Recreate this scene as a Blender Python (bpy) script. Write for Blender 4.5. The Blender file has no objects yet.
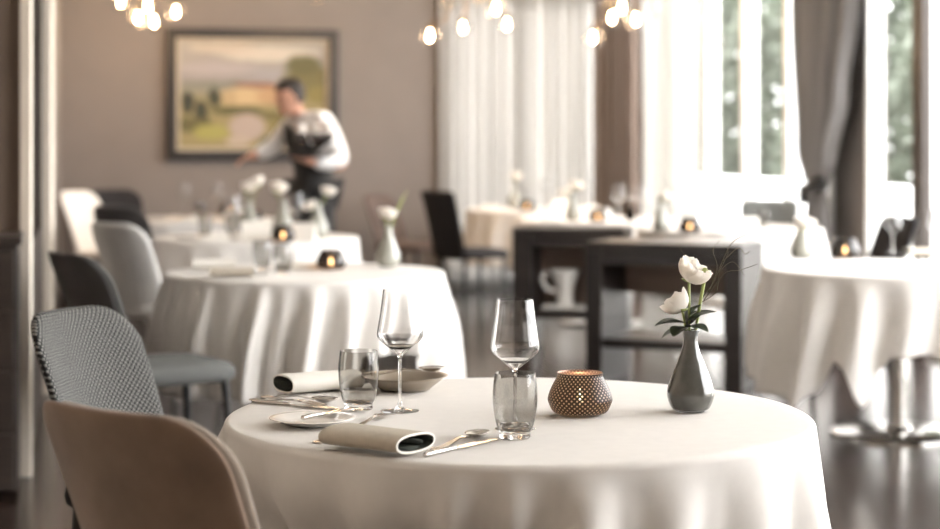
import bpy, bmesh, math, random
from mathutils import Vector, Matrix
random.seed(7)
PI = math.pi
sc = bpy.context.scene
COL = sc.collection
F, HZ, CH = 1850.0, 141.0, 1.30          # focal length in px, horizon row, camera height
TZ = 0.74                                 # cloth surface height

def at(px, py, z=TZ):
    d = F * (CH - z) / (py - HZ)
    return Vector(((px - 470) * d / F, d, z))
def atd(px, py, d):
    return Vector(((px - 470) * d / F, d, CH - (py - HZ) * d / F))
def sm(a, b, x):
    t = min(1, max(0, (x - a) / (b - a))); return t * t * (3 - 2 * t)
def interp(tab, x):
    if x <= tab[0][0]: return tab[0][1]
    for (a, va), (b, vb) in zip(tab, tab[1:]):
        if x <= b:
            t = (x - a) / (b - a); return va + (vb - va) * (t * t * (3 - 2 * t))
    return tab[-1][1]

# ------------------------------------------------------------------ materials
def s2l(c):
    return tuple((x / 12.92 if x <= .04045 else ((x + .055) / 1.055) ** 2.4) for x in [v / 255 for v in c])
def _new(name):
    m = bpy.data.materials.new(name); m.use_nodes = True
    nt = m.node_tree; nt.nodes.clear()
    o = nt.nodes.new('ShaderNodeOutputMaterial')
    return m, nt, o
def N(nt, t, **k):
    n = nt.nodes.new(t)
    for a, b in k.items(): setattr(n, a, b)
    return n
def mth(nt, op, a, b=None):
    n = N(nt, 'ShaderNodeMath', operation=op)
    for i, v in enumerate((a, b)):
        if v is None: continue
        if isinstance(v, (int, float)): n.inputs[i].default_value = v
        else: nt.links.new(v, n.inputs[i])
    return n.outputs[0]
def mix(nt, fac, a, b):
    n = N(nt, 'ShaderNodeMix', data_type='RGBA')
    for s, v in ((0, fac), (6, a), (7, b)):
        if isinstance(v, (int, float)): n.inputs[s].default_value = v
        elif isinstance(v, tuple): n.inputs[s].default_value = (*v[:3], 1)
        else: nt.links.new(v, n.inputs[s])
    return n.outputs[2]
def noise(nt, scale, detail=3, coord='Object', stretch=None):
    tc = N(nt, 'ShaderNodeTexCoord'); n = N(nt, 'ShaderNodeTexNoise')
    n.inputs['Scale'].default_value = scale; n.inputs['Detail'].default_value = detail
    if stretch:
        mp = N(nt, 'ShaderNodeMapping'); mp.inputs['Scale'].default_value = stretch
        nt.links.new(tc.outputs[coord], mp.inputs[0]); nt.links.new(mp.outputs[0], n.inputs[0])
    else:
        nt.links.new(tc.outputs[coord], n.inputs[0])
    return n.outputs[0]
def pbr(name, rgb, rough=.6, metal=0, var=.12, nscale=12, bump=0, bscale=200, spec=.5, trans=0, stretch=None, sheen=0, coat=0):
    """rgb in sRGB 0-255; noise breaks the colour up by var"""
    m, nt, o = _new(name)
    c = s2l(rgb)
    b = N(nt, 'ShaderNodeBsdfPrincipled')
    b.inputs['Roughness'].default_value = rough; b.inputs['Metallic'].default_value = metal
    b.inputs['Specular IOR Level'].default_value = spec
    if sheen: b.inputs['Sheen Weight'].default_value = sheen
    if coat: b.inputs['Coat Weight'].default_value = coat
    fac = noise(nt, nscale, 4, stretch=stretch)
    lo = tuple(x * (1 - var) for x in c); hi = tuple(min(1, x * (1 + var)) for x in c)
    mr = N(nt, 'ShaderNodeMapRange'); mr.inputs[1].default_value = .3; mr.inputs[2].default_value = .7
    nt.links.new(fac, mr.inputs[0])
    nt.links.new(mix(nt, mr.outputs[0], lo, hi), b.inputs['Base Color'])
    if bump:
        bp = N(nt, 'ShaderNodeBump'); bp.inputs['Strength'].default_value = bump; bp.inputs['Distance'].default_value = .002
        nt.links.new(noise(nt, bscale, 2), bp.inputs['Height']); nt.links.new(bp.outputs[0], b.inputs['Normal'])
    if trans:
        tr = N(nt, 'ShaderNodeBsdfTranslucent'); tr.inputs[0].default_value = (*c, 1)
        mx = N(nt, 'ShaderNodeMixShader'); mx.inputs[0].default_value = trans
        nt.links.new(b.outputs[0], mx.inputs[1]); nt.links.new(tr.outputs[0], mx.inputs[2]); nt.links.new(mx.outputs[0], o.inputs[0])
    else:
        nt.links.new(b.outputs[0], o.inputs[0])
    return m
def glass(name, col=(1, 1, 1), rough=0.0, ior=1.45):
    m, nt, o = _new(name)
    g = N(nt, 'ShaderNodeBsdfGlass'); g.inputs['Roughness'].default_value = rough; g.inputs['IOR'].default_value = ior
    c2 = tuple(x * .96 for x in col)
    nt.links.new(mix(nt, noise(nt, 5), col, c2), g.inputs[0]); nt.links.new(g.outputs[0], o.inputs[0])
    return m
def thin_glass(name, col=(1, 1, 1), refl=1.0):
    m, nt, o = _new(name)
    t = N(nt, 'ShaderNodeBsdfTransparent'); g = N(nt, 'ShaderNodeBsdfGlossy'); g.inputs['Roughness'].default_value = .02
    nt.links.new(mix(nt, noise(nt, 3), col, tuple(x * .97 for x in col)), t.inputs[0])
    lw = N(nt, 'ShaderNodeLayerWeight'); lw.inputs[0].default_value = .5      # facing = 1 - |cos|
    mx = N(nt, 'ShaderNodeMixShader')
    fr = mth(nt, 'ADD', mth(nt, 'MULTIPLY', mth(nt, 'POWER', lw.outputs['Facing'], 5), .9), .04)
    nt.links.new(mth(nt, 'MULTIPLY', fr, refl), mx.inputs[0])
    nt.links.new(t.outputs[0], mx.inputs[1]); nt.links.new(g.outputs[0], mx.inputs[2]); nt.links.new(mx.outputs[0], o.inputs[0])
    return m
def emit(name, col, strength):
    m, nt, o = _new(name)
    e = N(nt, 'ShaderNodeEmission'); e.inputs[1].default_value = strength
    nt.links.new(mix(nt, noise(nt, 20), col, tuple(x * .95 for x in col)), e.inputs[0]); nt.links.new(e.outputs[0], o.inputs[0])
    return m
def wood(name, dark, light, rough, plank=None, stretch=(1, 12, 12), spec=.5, rot=0):
    m, nt, o = _new(name)
    b = N(nt, 'ShaderNodeBsdfPrincipled'); b.inputs['Roughness'].default_value = rough; b.inputs['Specular IOR Level'].default_value = spec
    tc = N(nt, 'ShaderNodeTexCoord'); mp = N(nt, 'ShaderNodeMapping'); mp.inputs['Rotation'].default_value = (0, 0, rot)
    nt.links.new(tc.outputs['Object'], mp.inputs[0])
    mp2 = N(nt, 'ShaderNodeMapping'); mp2.inputs['Scale'].default_value = stretch
    nt.links.new(mp.outputs[0], mp2.inputs[0])
    n = N(nt, 'ShaderNodeTexNoise'); n.inputs['Scale'].default_value = 3; n.inputs['Detail'].default_value = 6; n.inputs['Distortion'].default_value = .6
    nt.links.new(mp2.outputs[0], n.inputs[0])
    col = mix(nt, n.outputs[0], s2l(dark), s2l(light))
    if plank:
        br = N(nt, 'ShaderNodeTexBrick'); br.inputs['Scale'].default_value = 1
        br.inputs['Brick Width'].default_value = plank[0]; br.inputs['Row Height'].default_value = plank[1]
        br.inputs['Mortar Size'].default_value = .002; br.inputs['Color1'].default_value = (1, 1, 1, 1)
        br.inputs['Color2'].default_value = (.6, .6, .6, 1); br.inputs['Mortar'].default_value = (.15, .15, .15, 1)
        nt.links.new(mp.outputs[0], br.inputs[0])
        mm = N(nt, 'ShaderNodeMix', data_type='RGBA', blend_type='MULTIPLY'); mm.inputs[0].default_value = 1
        nt.links.new(col, mm.inputs[6]); nt.links.new(br.outputs[0], mm.inputs[7]); col = mm.outputs[2]
    nt.links.new(col, b.inputs['Base Color']); nt.links.new(b.outputs[0], o.inputs[0])
    return m
def dotted(name, base, dot, pitch=.0105, size=.3):
    m, nt, o = _new(name)
    b = N(nt, 'ShaderNodeBsdfPrincipled'); b.inputs['Roughness'].default_value = .85; b.inputs['Specular IOR Level'].default_value = .2
    tc = N(nt, 'ShaderNodeTexCoord'); mp = N(nt, 'ShaderNodeMapping')
    mp.inputs['Scale'].default_value = (1 / pitch,) * 3; mp.inputs['Rotation'].default_value = (0, 0, PI / 4)
    nt.links.new(tc.outputs['UV'], mp.inputs[0])
    fr = N(nt, 'ShaderNodeVectorMath', operation='FRACTION'); nt.links.new(mp.outputs[0], fr.inputs[0])
    sx = N(nt, 'ShaderNodeSeparateXYZ'); nt.links.new(fr.outputs[0], sx.inputs[0])
    dx = mth(nt, 'SUBTRACT', sx.outputs[0], .5); dy = mth(nt, 'SUBTRACT', sx.outputs[1], .5)
    r = mth(nt, 'SQRT', mth(nt, 'ADD', mth(nt, 'MULTIPLY', dx, dx), mth(nt, 'MULTIPLY', dy, dy)))
    k = mth(nt, 'LESS_THAN', r, size)
    nt.links.new(mix(nt, k, s2l(base), s2l(dot)), b.inputs['Base Color']); nt.links.new(b.outputs[0], o.inputs[0])
    return m
def perforated(name, col, hole, scale, thr, rough=.4, metal=.25):
    m, nt, o = _new(name)
    b = N(nt, 'ShaderNodeBsdfPrincipled'); b.inputs['Base Color'].default_value = (*s2l(col), 1)
    b.inputs['Roughness'].default_value = rough; b.inputs['Metallic'].default_value = metal
    tc = N(nt, 'ShaderNodeTexCoord'); mp = N(nt, 'ShaderNodeMapping')
    mp.inputs['Scale'].default_value = (1 / scale,) * 3; mp.inputs['Rotation'].default_value = (0, 0, PI / 4)
    nt.links.new(tc.outputs['UV'], mp.inputs[0])
    fr = N(nt, 'ShaderNodeVectorMath', operation='FRACTION'); nt.links.new(mp.outputs[0], fr.inputs[0])
    sx = N(nt, 'ShaderNodeSeparateXYZ'); nt.links.new(fr.outputs[0], sx.inputs[0])
    dx = mth(nt, 'SUBTRACT', sx.outputs[0], .5); dy = mth(nt, 'SUBTRACT', sx.outputs[1], .5)
    k = mth(nt, 'LESS_THAN', mth(nt, 'SQRT', mth(nt, 'ADD', mth(nt, 'MULTIPLY', dx, dx), mth(nt, 'MULTIPLY', dy, dy))), thr)
    tl = N(nt, 'ShaderNodeBsdfTranslucent'); tl.inputs[0].default_value = (*s2l(hole), 1)
    df = N(nt, 'ShaderNodeBsdfDiffuse'); df.inputs[0].default_value = (*s2l(hole), 1)
    tp = N(nt, 'ShaderNodeBsdfTransparent')
    m1 = N(nt, 'ShaderNodeMixShader'); m1.inputs[0].default_value = .2
    nt.links.new(tl.outputs[0], m1.inputs[1]); nt.links.new(df.outputs[0], m1.inputs[2])
    m2 = N(nt, 'ShaderNodeMixShader'); m2.inputs[0].default_value = .35
    nt.links.new(m1.outputs[0], m2.inputs[1]); nt.links.new(tp.outputs[0], m2.inputs[2])
    m3 = N(nt, 'ShaderNodeMixShader'); nt.links.new(k, m3.inputs[0])
    nt.links.new(b.outputs[0], m3.inputs[1]); nt.links.new(m2.outputs[0], m3.inputs[2]); nt.links.new(m3.outputs[0], o.inputs[0])
    return m
def sheer(name, rgb, transp, transl):
    m, nt, o = _new(name)
    c = s2l(rgb)
    d = N(nt, 'ShaderNodeBsdfDiffuse'); t = N(nt, 'ShaderNodeBsdfTranslucent'); p = N(nt, 'ShaderNodeBsdfTransparent')
    fac = noise(nt, 6, 3, stretch=(6, 6, .2))
    cc = mix(nt, fac, tuple(x * .8 for x in c), c)
    nt.links.new(cc, d.inputs[0]); nt.links.new(cc, t.inputs[0])
    a = N(nt, 'ShaderNodeMixShader'); a.inputs[0].default_value = transl
    nt.links.new(d.outputs[0], a.inputs[1]); nt.links.new(t.outputs[0], a.inputs[2])
    b = N(nt, 'ShaderNodeMixShader'); b.inputs[0].default_value = transp
    nt.links.new(a.outputs[0], b.inputs[1]); nt.links.new(p.outputs[0], b.inputs[2]); nt.links.new(b.outputs[0], o.inputs[0])
    return m
def painting_mat():
    m, nt, o = _new('landscape_painting')
    b = N(nt, 'ShaderNodeBsdfPrincipled'); b.inputs['Roughness'].default_value = .55
    tc = N(nt, 'ShaderNodeTexCoord')
    nz = N(nt, 'ShaderNodeTexNoise'); nz.inputs['Scale'].default_value = 14; nz.inputs['Detail'].default_value = 4
    nt.links.new(tc.outputs['UV'], nz.inputs[0])
    sub = N(nt, 'ShaderNodeVectorMath', operation='SUBTRACT'); sub.inputs[1].default_value = (.5, .5, .5); nt.links.new(nz.outputs[1], sub.inputs[0])
    scl = N(nt, 'ShaderNodeVectorMath', operation='SCALE'); scl.inputs[3].default_value = .06; nt.links.new(sub.outputs[0], scl.inputs[0])
    add = N(nt, 'ShaderNodeVectorMath', operation='ADD'); nt.links.new(tc.outputs['UV'], add.inputs[0]); nt.links.new(scl.outputs[0], add.inputs[1])
    sx = N(nt, 'ShaderNodeSeparateXYZ'); nt.links.new(add.outputs[0], sx.inputs[0])
    X, Y = sx.outputs[0], sx.outputs[1]
    def ramp(v, a, c):
        r = N(nt, 'ShaderNodeMapRange'); r.inputs[1].default_value = a; r.inputs[2].default_value = c; nt.links.new(v, r.inputs[0]); return r.outputs[0]
    col = mix(nt, ramp(Y, .55, 1.0), s2l((136, 131, 130)), s2l((157, 151, 142)))
    col = mix(nt, ramp(Y, .62, .56), col, s2l((127, 124, 111)))
    col = mix(nt, ramp(Y, .54, .44), col, s2l((139, 127, 88)))
    def blob(cx, cy, rx, ry, rgb, hard=.5):
        nonlocal col
        ax = mth(nt, 'DIVIDE', mth(nt, 'SUBTRACT', X, cx), rx); ay = mth(nt, 'DIVIDE', mth(nt, 'SUBTRACT', Y, cy), ry)
        d = mth(nt, 'ADD', mth(nt, 'MULTIPLY', ax, ax), mth(nt, 'MULTIPLY', ay, ay))
        col = mix(nt, ramp(d, 1.25, hard), col, s2l(rgb))
    for a in [(.25, .74, .3, .06, (158, 150, 150)), (.6, .88, .35, .07, (186, 178, 166)), (.3, .93, .25, .05, (178, 166, 152)), (.75, .70, .3, .05, (146, 142, 144)),
              (.25, .60, .3, .025, (116, 116, 106)), (.88, .64, .2, .16, (104, 96, 56)), (.84, .78, .13, .10, (88, 84, 48)), (.95, .5, .1, .1, (122, 110, 60)),
              (.56, .585, .2, .03, (128, 84, 68)), (.46, .48, .2, .09, (184, 160, 122)), (.62, .49, .1, .09, (172, 140, 104)), (.34, .47, .06, .07, (170, 148, 112)),
              (.06, .42, .045, .11, (44, 46, 34)), (.15, .34, .05, .12, (50, 52, 36)), (.24, .47, .045, .1, (54, 56, 38)), (.1, .22, .14, .08, (90, 84, 48)),
              (.40, .35, .2, .045, (84, 80, 46)), (.64, .3, .12, .05, (98, 90, 50)), (.22, .15, .13, .08, (150, 144, 78)), (.46, .2, .13, .13, (166, 150, 140)),
              (.4, .07, .1, .05, (172, 156, 140)), (.76, .2, .16, .1, (120, 108, 60)), (.9, .12, .12, .08, (112, 110, 58)), (.6, .07, .08, .05, (88, 84, 52))]:
        blob(*a)
    nt.links.new(col, b.inputs['Base Color']); nt.links.new(b.outputs[0], o.inputs[0])
    return m

M = dict(
    cloth=pbr('white_linen', (238, 234, 229), .9, var=.02, nscale=30, bump=.15, bscale=900, spec=.15, trans=.08),
    napkin=pbr('beige_linen', (196, 187, 172), .9, var=.05, nscale=60, bump=.2, bscale=900, spec=.15),
    napkin_white=pbr('white_napkin', (240, 236, 228), .9, var=.02, spec=.15),
    napkin_in=pbr('grey_green_lining', (84, 88, 82), .9, var=.08, spec=.15),
    wall=pbr('taupe_wall', (131, 123, 118), .85, var=.03, nscale=4, bump=.1, bscale=300, spec=.2),
    wall_dark=pbr('brown_wall', (112, 98, 88), .8, var=.04, nscale=4, spec=.2),
    plaster=pbr('pale_plaster', (238, 222, 206), .9, var=.02, spec=.2),
    umber=pbr('umber_panel', (40, 35, 32), .9, var=.04, spec=.05),
    pale_top=pbr('pale_bowl_top', (240, 236, 230), .7, var=.02),
    ceil=pbr('ceiling_white', (240, 235, 228), .9, var=.02, spec=.2),
    floor=wood('dark_floor_boards', (34, 26, 22), (64, 50, 44), .2, plank=(1.6, .14), stretch=(1, 10, 1), spec=.5, rot=-.22),
    trim=pbr('pale_trim', (232, 222, 208), .5, var=.02),
    frame_white=pbr('white_window_frame', (240, 240, 238), .45, var=.02),
    frame_dark=pbr('dark_window_post', (62, 53, 48), .5, var=.05),
    pane=thin_glass('window_glass', (.98, .98, .98), .6),
    pier=pbr('grey_pier', (104, 98, 94), .8, var=.05),
    darkwood=wood('espresso_wood', (26, 22, 21), (44, 37, 34), .35),
    darkwood2=wood('dark_oak', (38, 31, 28), (62, 52, 46), .4),
    shade_brown=wood('shaded_cloth_brown', (126, 108, 96), (156, 136, 122), .5),
    steel=pbr('brushed_steel', (205, 202, 198), .18, 1, var=.05, nscale=40, stretch=(1, 1, 20)),
    silver=pbr('polished_cutlery', (200, 194, 188), .16, 1, var=.03),
    porcelain=pbr('white_porcelain', (238, 234, 228), .2, var=.02, coat=.4),
    stoneware=pbr('grey_beige_stoneware', (150, 138, 122), .35, var=.08, nscale=30, coat=.2),
    glaze=pbr('grey_glaze', (82, 82, 77), .1, var=.12, nscale=45, coat=.9),
    glaze_pale=pbr('pale_grey_glaze', (160, 160, 150), .15, var=.06, coat=.8),
    glass=glass('clear_glass', (.985, .985, .985)),
    smoke=glass('smoky_glass', (.845, .84, .83)),
    smoke_brown=thin_glass('smoky_brown_glass', (.42, .37, .34), 1.4),
    globe=thin_glass('clear_globe_glass', (.96, .94, .92), 1.6),
    candle=pbr('candle_wax', (236, 222, 196), .5, var=.03, trans=.4),
    perf=perforated('pierced_bronze', (30, 25, 24), (190, 176, 162), .0072, .25),
    perf_in=perforated('pierced_copper', (150, 120, 106), (226, 196, 172), .0072, .30, .4, .7),
    suede=pbr('tan_suede', (140, 119, 103), .95, var=.22, nscale=9, bump=.3, bscale=500, spec=.1, sheen=.4),
    taupe=pbr('taupe_upholstery', (150, 138, 126), .9, var=.06, spec=.15, sheen=.2),
    charcoal=pbr('charcoal_upholstery', (70, 68, 68), .9, var=.08, spec=.15, sheen=.2),
    greyup=pbr('mid_grey_upholstery', (98, 99, 97), .9, var=.06, spec=.15),
    paleup=pbr('pale_grey_upholstery', (236, 234, 230), .9, var=.03, spec=.15),
    brownup=pbr('brown_grey_upholstery', (96, 84, 78), .9, var=.06, spec=.15),
    blackup=pbr('black_upholstery', (46, 45, 47), .8, var=.08, spec=.2),
    dots=dotted('dotted_weave', (44, 45, 45), (150, 148, 144)),
    legblack=pbr('black_metal_leg', (28, 27, 27), .4, var=.1),
    leather=pbr('cognac_leather', (176, 128, 92), .6, var=.1),
    petal=pbr('cream_petal', (254, 249, 242), .6, var=.02, nscale=25, trans=.4, spec=.2),
    stem=pbr('pale_green_stem', (158, 168, 104), .5, var=.1, nscale=20),
    leaf=pbr('dark_green_leaf', (54, 62, 44), .45, var=.2, nscale=20),
    twig=pbr('brown_twig', (84, 76, 56), .7, var=.2),
    drape=pbr('grey_satin_drape', (142, 139, 139), .45, var=.06, nscale=8, trans=.12, stretch=(4, 4, .3)),
    drape_brown=pbr('taupe_drape', (140, 124, 114), .7, var=.08, trans=.1, stretch=(4, 4, .3)),
    tie=pbr('black_tieback', (34, 33, 33), .5, var=.1),
    sheer=sheer('sheer_voile', (214, 212, 209), .05, .42),
    sheer2=sheer('bright_voile', (232, 231, 228), .15, .55),
    brass=pbr('bronze_metal', (120, 96, 70), .3, 1, var=.05),
    bulb=emit('warm_bulb', (1.0, .74, .42), 55),
    flame=emit('candle_flame', (1.0, .72, .36), 30),
    shirt=pbr('white_shirt', (240, 238, 236), .8, var=.02, spec=.2),
    vest=pbr('black_waistcoat', (38, 37, 36), .75, var=.1),
    trouser=pbr('black_trousers', (33, 32, 32), .8, var=.1),
    skin=pbr('skin', (206, 156, 132), .5, var=.06, nscale=8),
    hair=pbr('dark_brown_hair', (40, 32, 28), .6, var=.3, nscale=60),
    shoe=pbr('black_shoe', (24, 23, 23), .25, var=.1),
    wine=pbr('dark_red_wine', (36, 10, 14), .05, var=.05),
    eye=pbr('eye', (50, 38, 32), .2, var=.05),
    lip=pbr('lip', (170, 100, 92), .5, var=.05),
    hedge=pbr('hedge_leaf', (100, 107, 94), .6, var=.4, nscale=3, trans=.3),
    bark=pbr('bark', (80, 70, 60), .9, var=.2),
    render_white=pbr('white_render', (246, 246, 244), .9, var=.02),
    paving=pbr('pale_paving', (220, 218, 212), .9, var=.05),
    picframe=pbr('black_picture_frame', (38, 34, 33), .35, var=.1),
    slip=pbr('cream_picture_slip', (172, 160, 142), .6, var=.04),
    painting=painting_mat(),
    bottle=glass('dark_bottle_glass', (.12, .11, .1)),
)

# ------------------------------------------------------------------ object helpers
def link(o, parent=None):
    COL.objects.link(o)
    if parent is not None: o.parent = parent
    return o
def mk(name, V, Fs, mat, parent=None, smooth=True, uv=None, sharp=None):
    me = bpy.data.meshes.new(name); me.from_pydata([tuple(v) for v in V], [], Fs)
    bm = bmesh.new(); bm.from_mesh(me); bmesh.ops.recalc_face_normals(bm, faces=bm.faces); bm.to_mesh(me); bm.free()
    mats = mat if isinstance(mat, list) else [mat]
    for x in mats: me.materials.append(x)
    if smooth:
        for p in me.polygons: p.use_smooth = True
        if sharp: me.set_sharp_from_angle(angle=sharp)
    if uv:
        l = me.uv_layers.new(name='UVMap')
        for p in me.polygons:
            for li in p.loop_indices: l.data[li].uv = uv[me.loops[li].vertex_index]
    return link(bpy.data.objects.new(name, me), parent)
def tag(o, label, cat, group=None, kind=None):
    if label: o['label'] = label
    if cat: o['category'] = cat
    if group: o['group'] = group
    if kind: o['kind'] = kind
    return o
def empty(name, loc=(0, 0, 0), rz=0.0):
    o = bpy.data.objects.new(name, None); o.location = loc; o.rotation_euler = (0, 0, rz); o.empty_display_size = .05
    return link(o)
class MB:
    """collects connected shapes into one mesh"""
    def __init__(s): s.V, s.F, s.MI = [], [], []
    def add(s, V, Fs):
        n = len(s.V); s.V += [tuple(v) for v in V]; s.F += [tuple(i + n for i in f) for f in Fs]; return s
    def build(s, name, mat, parent=None, **k): return mk(name, s.V, s.F, mat, parent, **k)
def boxg(c, d, rz=0, bev=0):
    bm = bmesh.new(); bmesh.ops.create_cube(bm, size=1)
    for v in bm.verts: v.co = Vector((v.co.x * d[0], v.co.y * d[1], v.co.z * d[2]))
    if bev: bmesh.ops.bevel(bm, geom=bm.edges[:], offset=bev, segments=2, affect='EDGES', profile=.5)
    R = Matrix.Rotation(rz, 3, 'Z')
    for v in bm.verts: v.co = R @ v.co + Vector(c)
    bm.verts.index_update()
    out = ([v.co.copy() for v in bm.verts], [tuple(v.index for v in f.verts) for f in bm.faces]); bm.free(); return out
def lathe(prof, n=40, loop=False, wob=None):
    V, Fs, rows = [], [], []
    for r, z in prof:
        if r < 1e-6: V.append((0, 0, z)); rows.append([len(V) - 1])
        else:
            row = []
            for i in range(n):
                a = 2 * PI * i / n; k = wob(a, z) if wob else 1
                V.append((r * k * math.cos(a), r * k * math.sin(a), z)); row.append(len(V) - 1)
            rows.append(row)
    pairs = list(zip(rows, rows[1:])) + ([(rows[-1], rows[0])] if loop else [])
    for a, b in pairs:
        if len(a) == 1 and len(b) == 1: continue
        for i in range(n):
            j = (i + 1) % n
            if len(a) == 1: Fs.append((a[0], b[i], b[j]))
            elif len(b) == 1: Fs.append((a[i], a[j], b[0]))
            else: Fs.append((a[i], a[j], b[j], b[i]))
    return V, Fs
def spline(pts, n):
    """Catmull-Rom through tuples"""
    P = [Vector(p) for p in pts]; P = [P[0] * 2 - P[1]] + P + [P[-1] * 2 - P[-2]]
    out = []
    for i in range(1, len(P) - 2):
        for k in range(n):
            t = k / n; a, b, c, d = P[i - 1], P[i], P[i + 1], P[i + 2]
            out.append(.5 * ((2 * b) + (c - a) * t + (2 * a - 5 * b + 4 * c - d) * t * t + (3 * b - a - 3 * c + d) * t ** 3))
    out.append(P[-2]); return out
def tube(path, rad, n=8, cap=True):
    path = [Vector(p) for p in path]; V, Fs = [], []
    R = rad if isinstance(rad, (list, tuple)) else [rad] * len(path)
    for i, p in enumerate(path):
        t = (path[min(i + 1, len(path) - 1)] - path[max(i - 1, 0)]).normalized()
        up = Vector((0, 0, 1)) if abs(t.z) < .9 else Vector((0, 1, 0))
        a = t.cross(up).normalized(); b = t.cross(a)
        for k in range(n):
            w = 2 * PI * k / n; V.append(p + (a * math.cos(w) + b * math.sin(w)) * R[i])
    for i in range(len(path) - 1):
        for k in range(n):
            j = (k + 1) % n; Fs.append((i * n + k, i * n + j, (i + 1) * n + j, (i + 1) * n + k))
    if cap: Fs.append(tuple(range(n))[::-1]); Fs.append(tuple(range((len(path) - 1) * n, len(path) * n)))
    return V, Fs
def grid(nu, nv, fn, wrap=False):
    V = [fn(i, j) for j in range(nv) for i in range(nu)]; Fs = []
    for j in range(nv - 1):
        for i in range(nu if wrap else nu - 1):
            k = (i + 1) % nu; Fs.append((j * nu + i, j * nu + k, (j + 1) * nu + k, (j + 1) * nu + i))
    return V, Fs
def copy_thing(src, loc, rz=None, label=None, group=None):
    def cp(o, par):
        c = o.copy(); COL.objects.link(c)
        if par is not None: c.parent = par
        for ch in list(o.children): cp(ch, c)
        return c
    r = cp(src, None); r.location = loc
    if rz is not None: r.rotation_euler = (0, 0, rz)
    if label: r['label'] = label
    if group: r['group'] = group
    return r
class Kind:
    """first call moves the prototype, later calls copy it"""
    def __init__(s, make): s.make, s.o = make, None
    def __call__(s, loc, label, group=None, rz=0.0, scale=None):
        if s.o is None:
            s.o = s.make(); o = s.o; o.location = loc; o.rotation_euler = (0, 0, rz); o['label'] = label
            if group: o['group'] = group
        else: o = copy_thing(s.o, loc, rz, label, group)
        if scale: o.scale = (scale,) * 3
        else: o.scale = (1, 1, 1)
        return o

# ------------------------------------------------------------------ camera and light
cd = bpy.data.cameras.new('camera'); cam = link(bpy.data.objects.new('camera', cd))
cam.location = (0, 0, CH); cam.rotation_euler = (PI / 2, 0, 0)
cd.sensor_width = 36; cd.lens = F / 940 * 36; cd.shift_y = -(264.5 - HZ) / 940
cd.dof.use_dof = True; cd.dof.focus_distance = 3.72; cd.dof.aperture_fstop = 2.6; cd.clip_end = 200
sc.camera = cam
sc.view_settings.view_transform = 'Standard'; sc.view_settings.look = 'None'; sc.view_settings.gamma = 1
sc.view_settings.exposure = EXPOSURE = 1.2
w = bpy.data.worlds.new('overcast_sky'); sc.world = w; w.use_nodes = True
nt = w.node_tree; nt.nodes.clear()
wo = N(nt, 'ShaderNodeOutputWorld'); bg = N(nt, 'ShaderNodeBackground'); bg.inputs[1].default_value = 6.0
tc = N(nt, 'ShaderNodeTexCoord'); sx = N(nt, 'ShaderNodeSeparateXYZ'); nt.links.new(tc.outputs['Generated'], sx.inputs[0])
mr = N(nt, 'ShaderNodeMapRange'); mr.inputs[1].default_value = -.05; mr.inputs[2].default_value = .6; nt.links.new(sx.outputs[2], mr.inputs[0])
nt.links.new(mix(nt, mr.outputs[0], (.90, .90, .90), (.98, .98, .99)), bg.inputs[0]); nt.links.new(bg.outputs[0], wo.inputs[0])
sc.cycles.max_bounces = 14; sc.cycles.transparent_max_bounces = 24; sc.cycles.transmission_bounces = 12; sc.cycles.sample_clamp_indirect = 8
sc.cycles.use_denoising = True

# ------------------------------------------------------------------ room
CEIL = 3.5
K = .2267
P0 = Vector((-3.43, 15.5)); P1 = Vector((1.56, 16.63))              # back wall ends
C0 = Vector((-1.735, 7.2))                                           # near end of the left wall
def rw(d): return Vector((1.56 + K * (16.63 - d), d))               # right (window) wall line
NR = Vector((.975, .221)); UB = (P1 - P0).normalized(); NB = Vector((-UB.y, UB.x))
def slab(name, p, q, z0, z1, t, out, mat, kind='structure', parent=None):
    """upright slab on the ground line p-q, thick t to the side of out"""
    p, q = Vector(p), Vector(q); n = Vector((-(q - p).y, (q - p).x)).normalized()
    if n.dot(Vector(out)) < 0: n = -n
    a = [p, q, q + n * t, p + n * t]
    V = [(v.x, v.y, z) for z in (z0, z1) for v in a]
    o = mk(name, V, [(0, 1, 2, 3), (4, 5, 6, 7), (0, 1, 5, 4), (1, 2, 6, 5), (2, 3, 7, 6), (3, 0, 4, 7)], mat, parent, smooth=False)
    if kind and parent is None: o['kind'] = kind
    return o
def plate(name, pts, z, t, mat):
    n = len(pts); V = [(x, y, z) for x, y in pts] + [(x, y, z - t) for x, y in pts]
    o = mk(name, V, [tuple(range(n)), tuple(range(n, 2 * n))] + [(i, (i + 1) % n, n + (i + 1) % n, n + i) for i in range(n)], mat, smooth=False)
    o['kind'] = 'structure'; return o
room = [rw(-2.5), P1, P0, C0, Vector((-4.6, 6.55)), Vector((-4.6, -2.5))]
plate('floor', [tuple(v) for v in (rw(-2.5) + NR * .12, P1 + NR * .12 + NB * .12, P0 + NB * .12 - UB * .1, C0 - UB * .1, Vector((-4.8, 6.58)), Vector((-4.8, -2.7)))], 0, .12, M['floor'])
plate('ceiling', [tuple(v) for v in (rw(-2.5) + NR * .12, P1 + NR * .12 + NB * .12, P0 + NB * .12 - UB * .1, C0 - UB * .1, Vector((-4.8, 6.58)), Vector((-4.8, -2.7)))], CEIL + .12, .12, M['ceil'])
def bw(X): return P0 + UB * ((X - P0.x) / UB.x)
slab('wall_back', P0 - UB * .15, bw(-.24), 0, CEIL, .15, NB, M['wall'])
slab('wall_back_corner', bw(1.14), P1 + UB * .15, 0, CEIL, .15, NB, M['wall'])
slab('trim_pelmet', bw(-.24), bw(1.14), 2.56, CEIL, .15, NB, M['wall_dark'])
slab('wall_left', C0, P0, 0, CEIL, .12, (-1, 0), M['wall'])
slab('wall_left_front', C0, Vector((-4.6, 6.55)), 0, CEIL, .12, (0, 1), M['wall_dark'])
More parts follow.
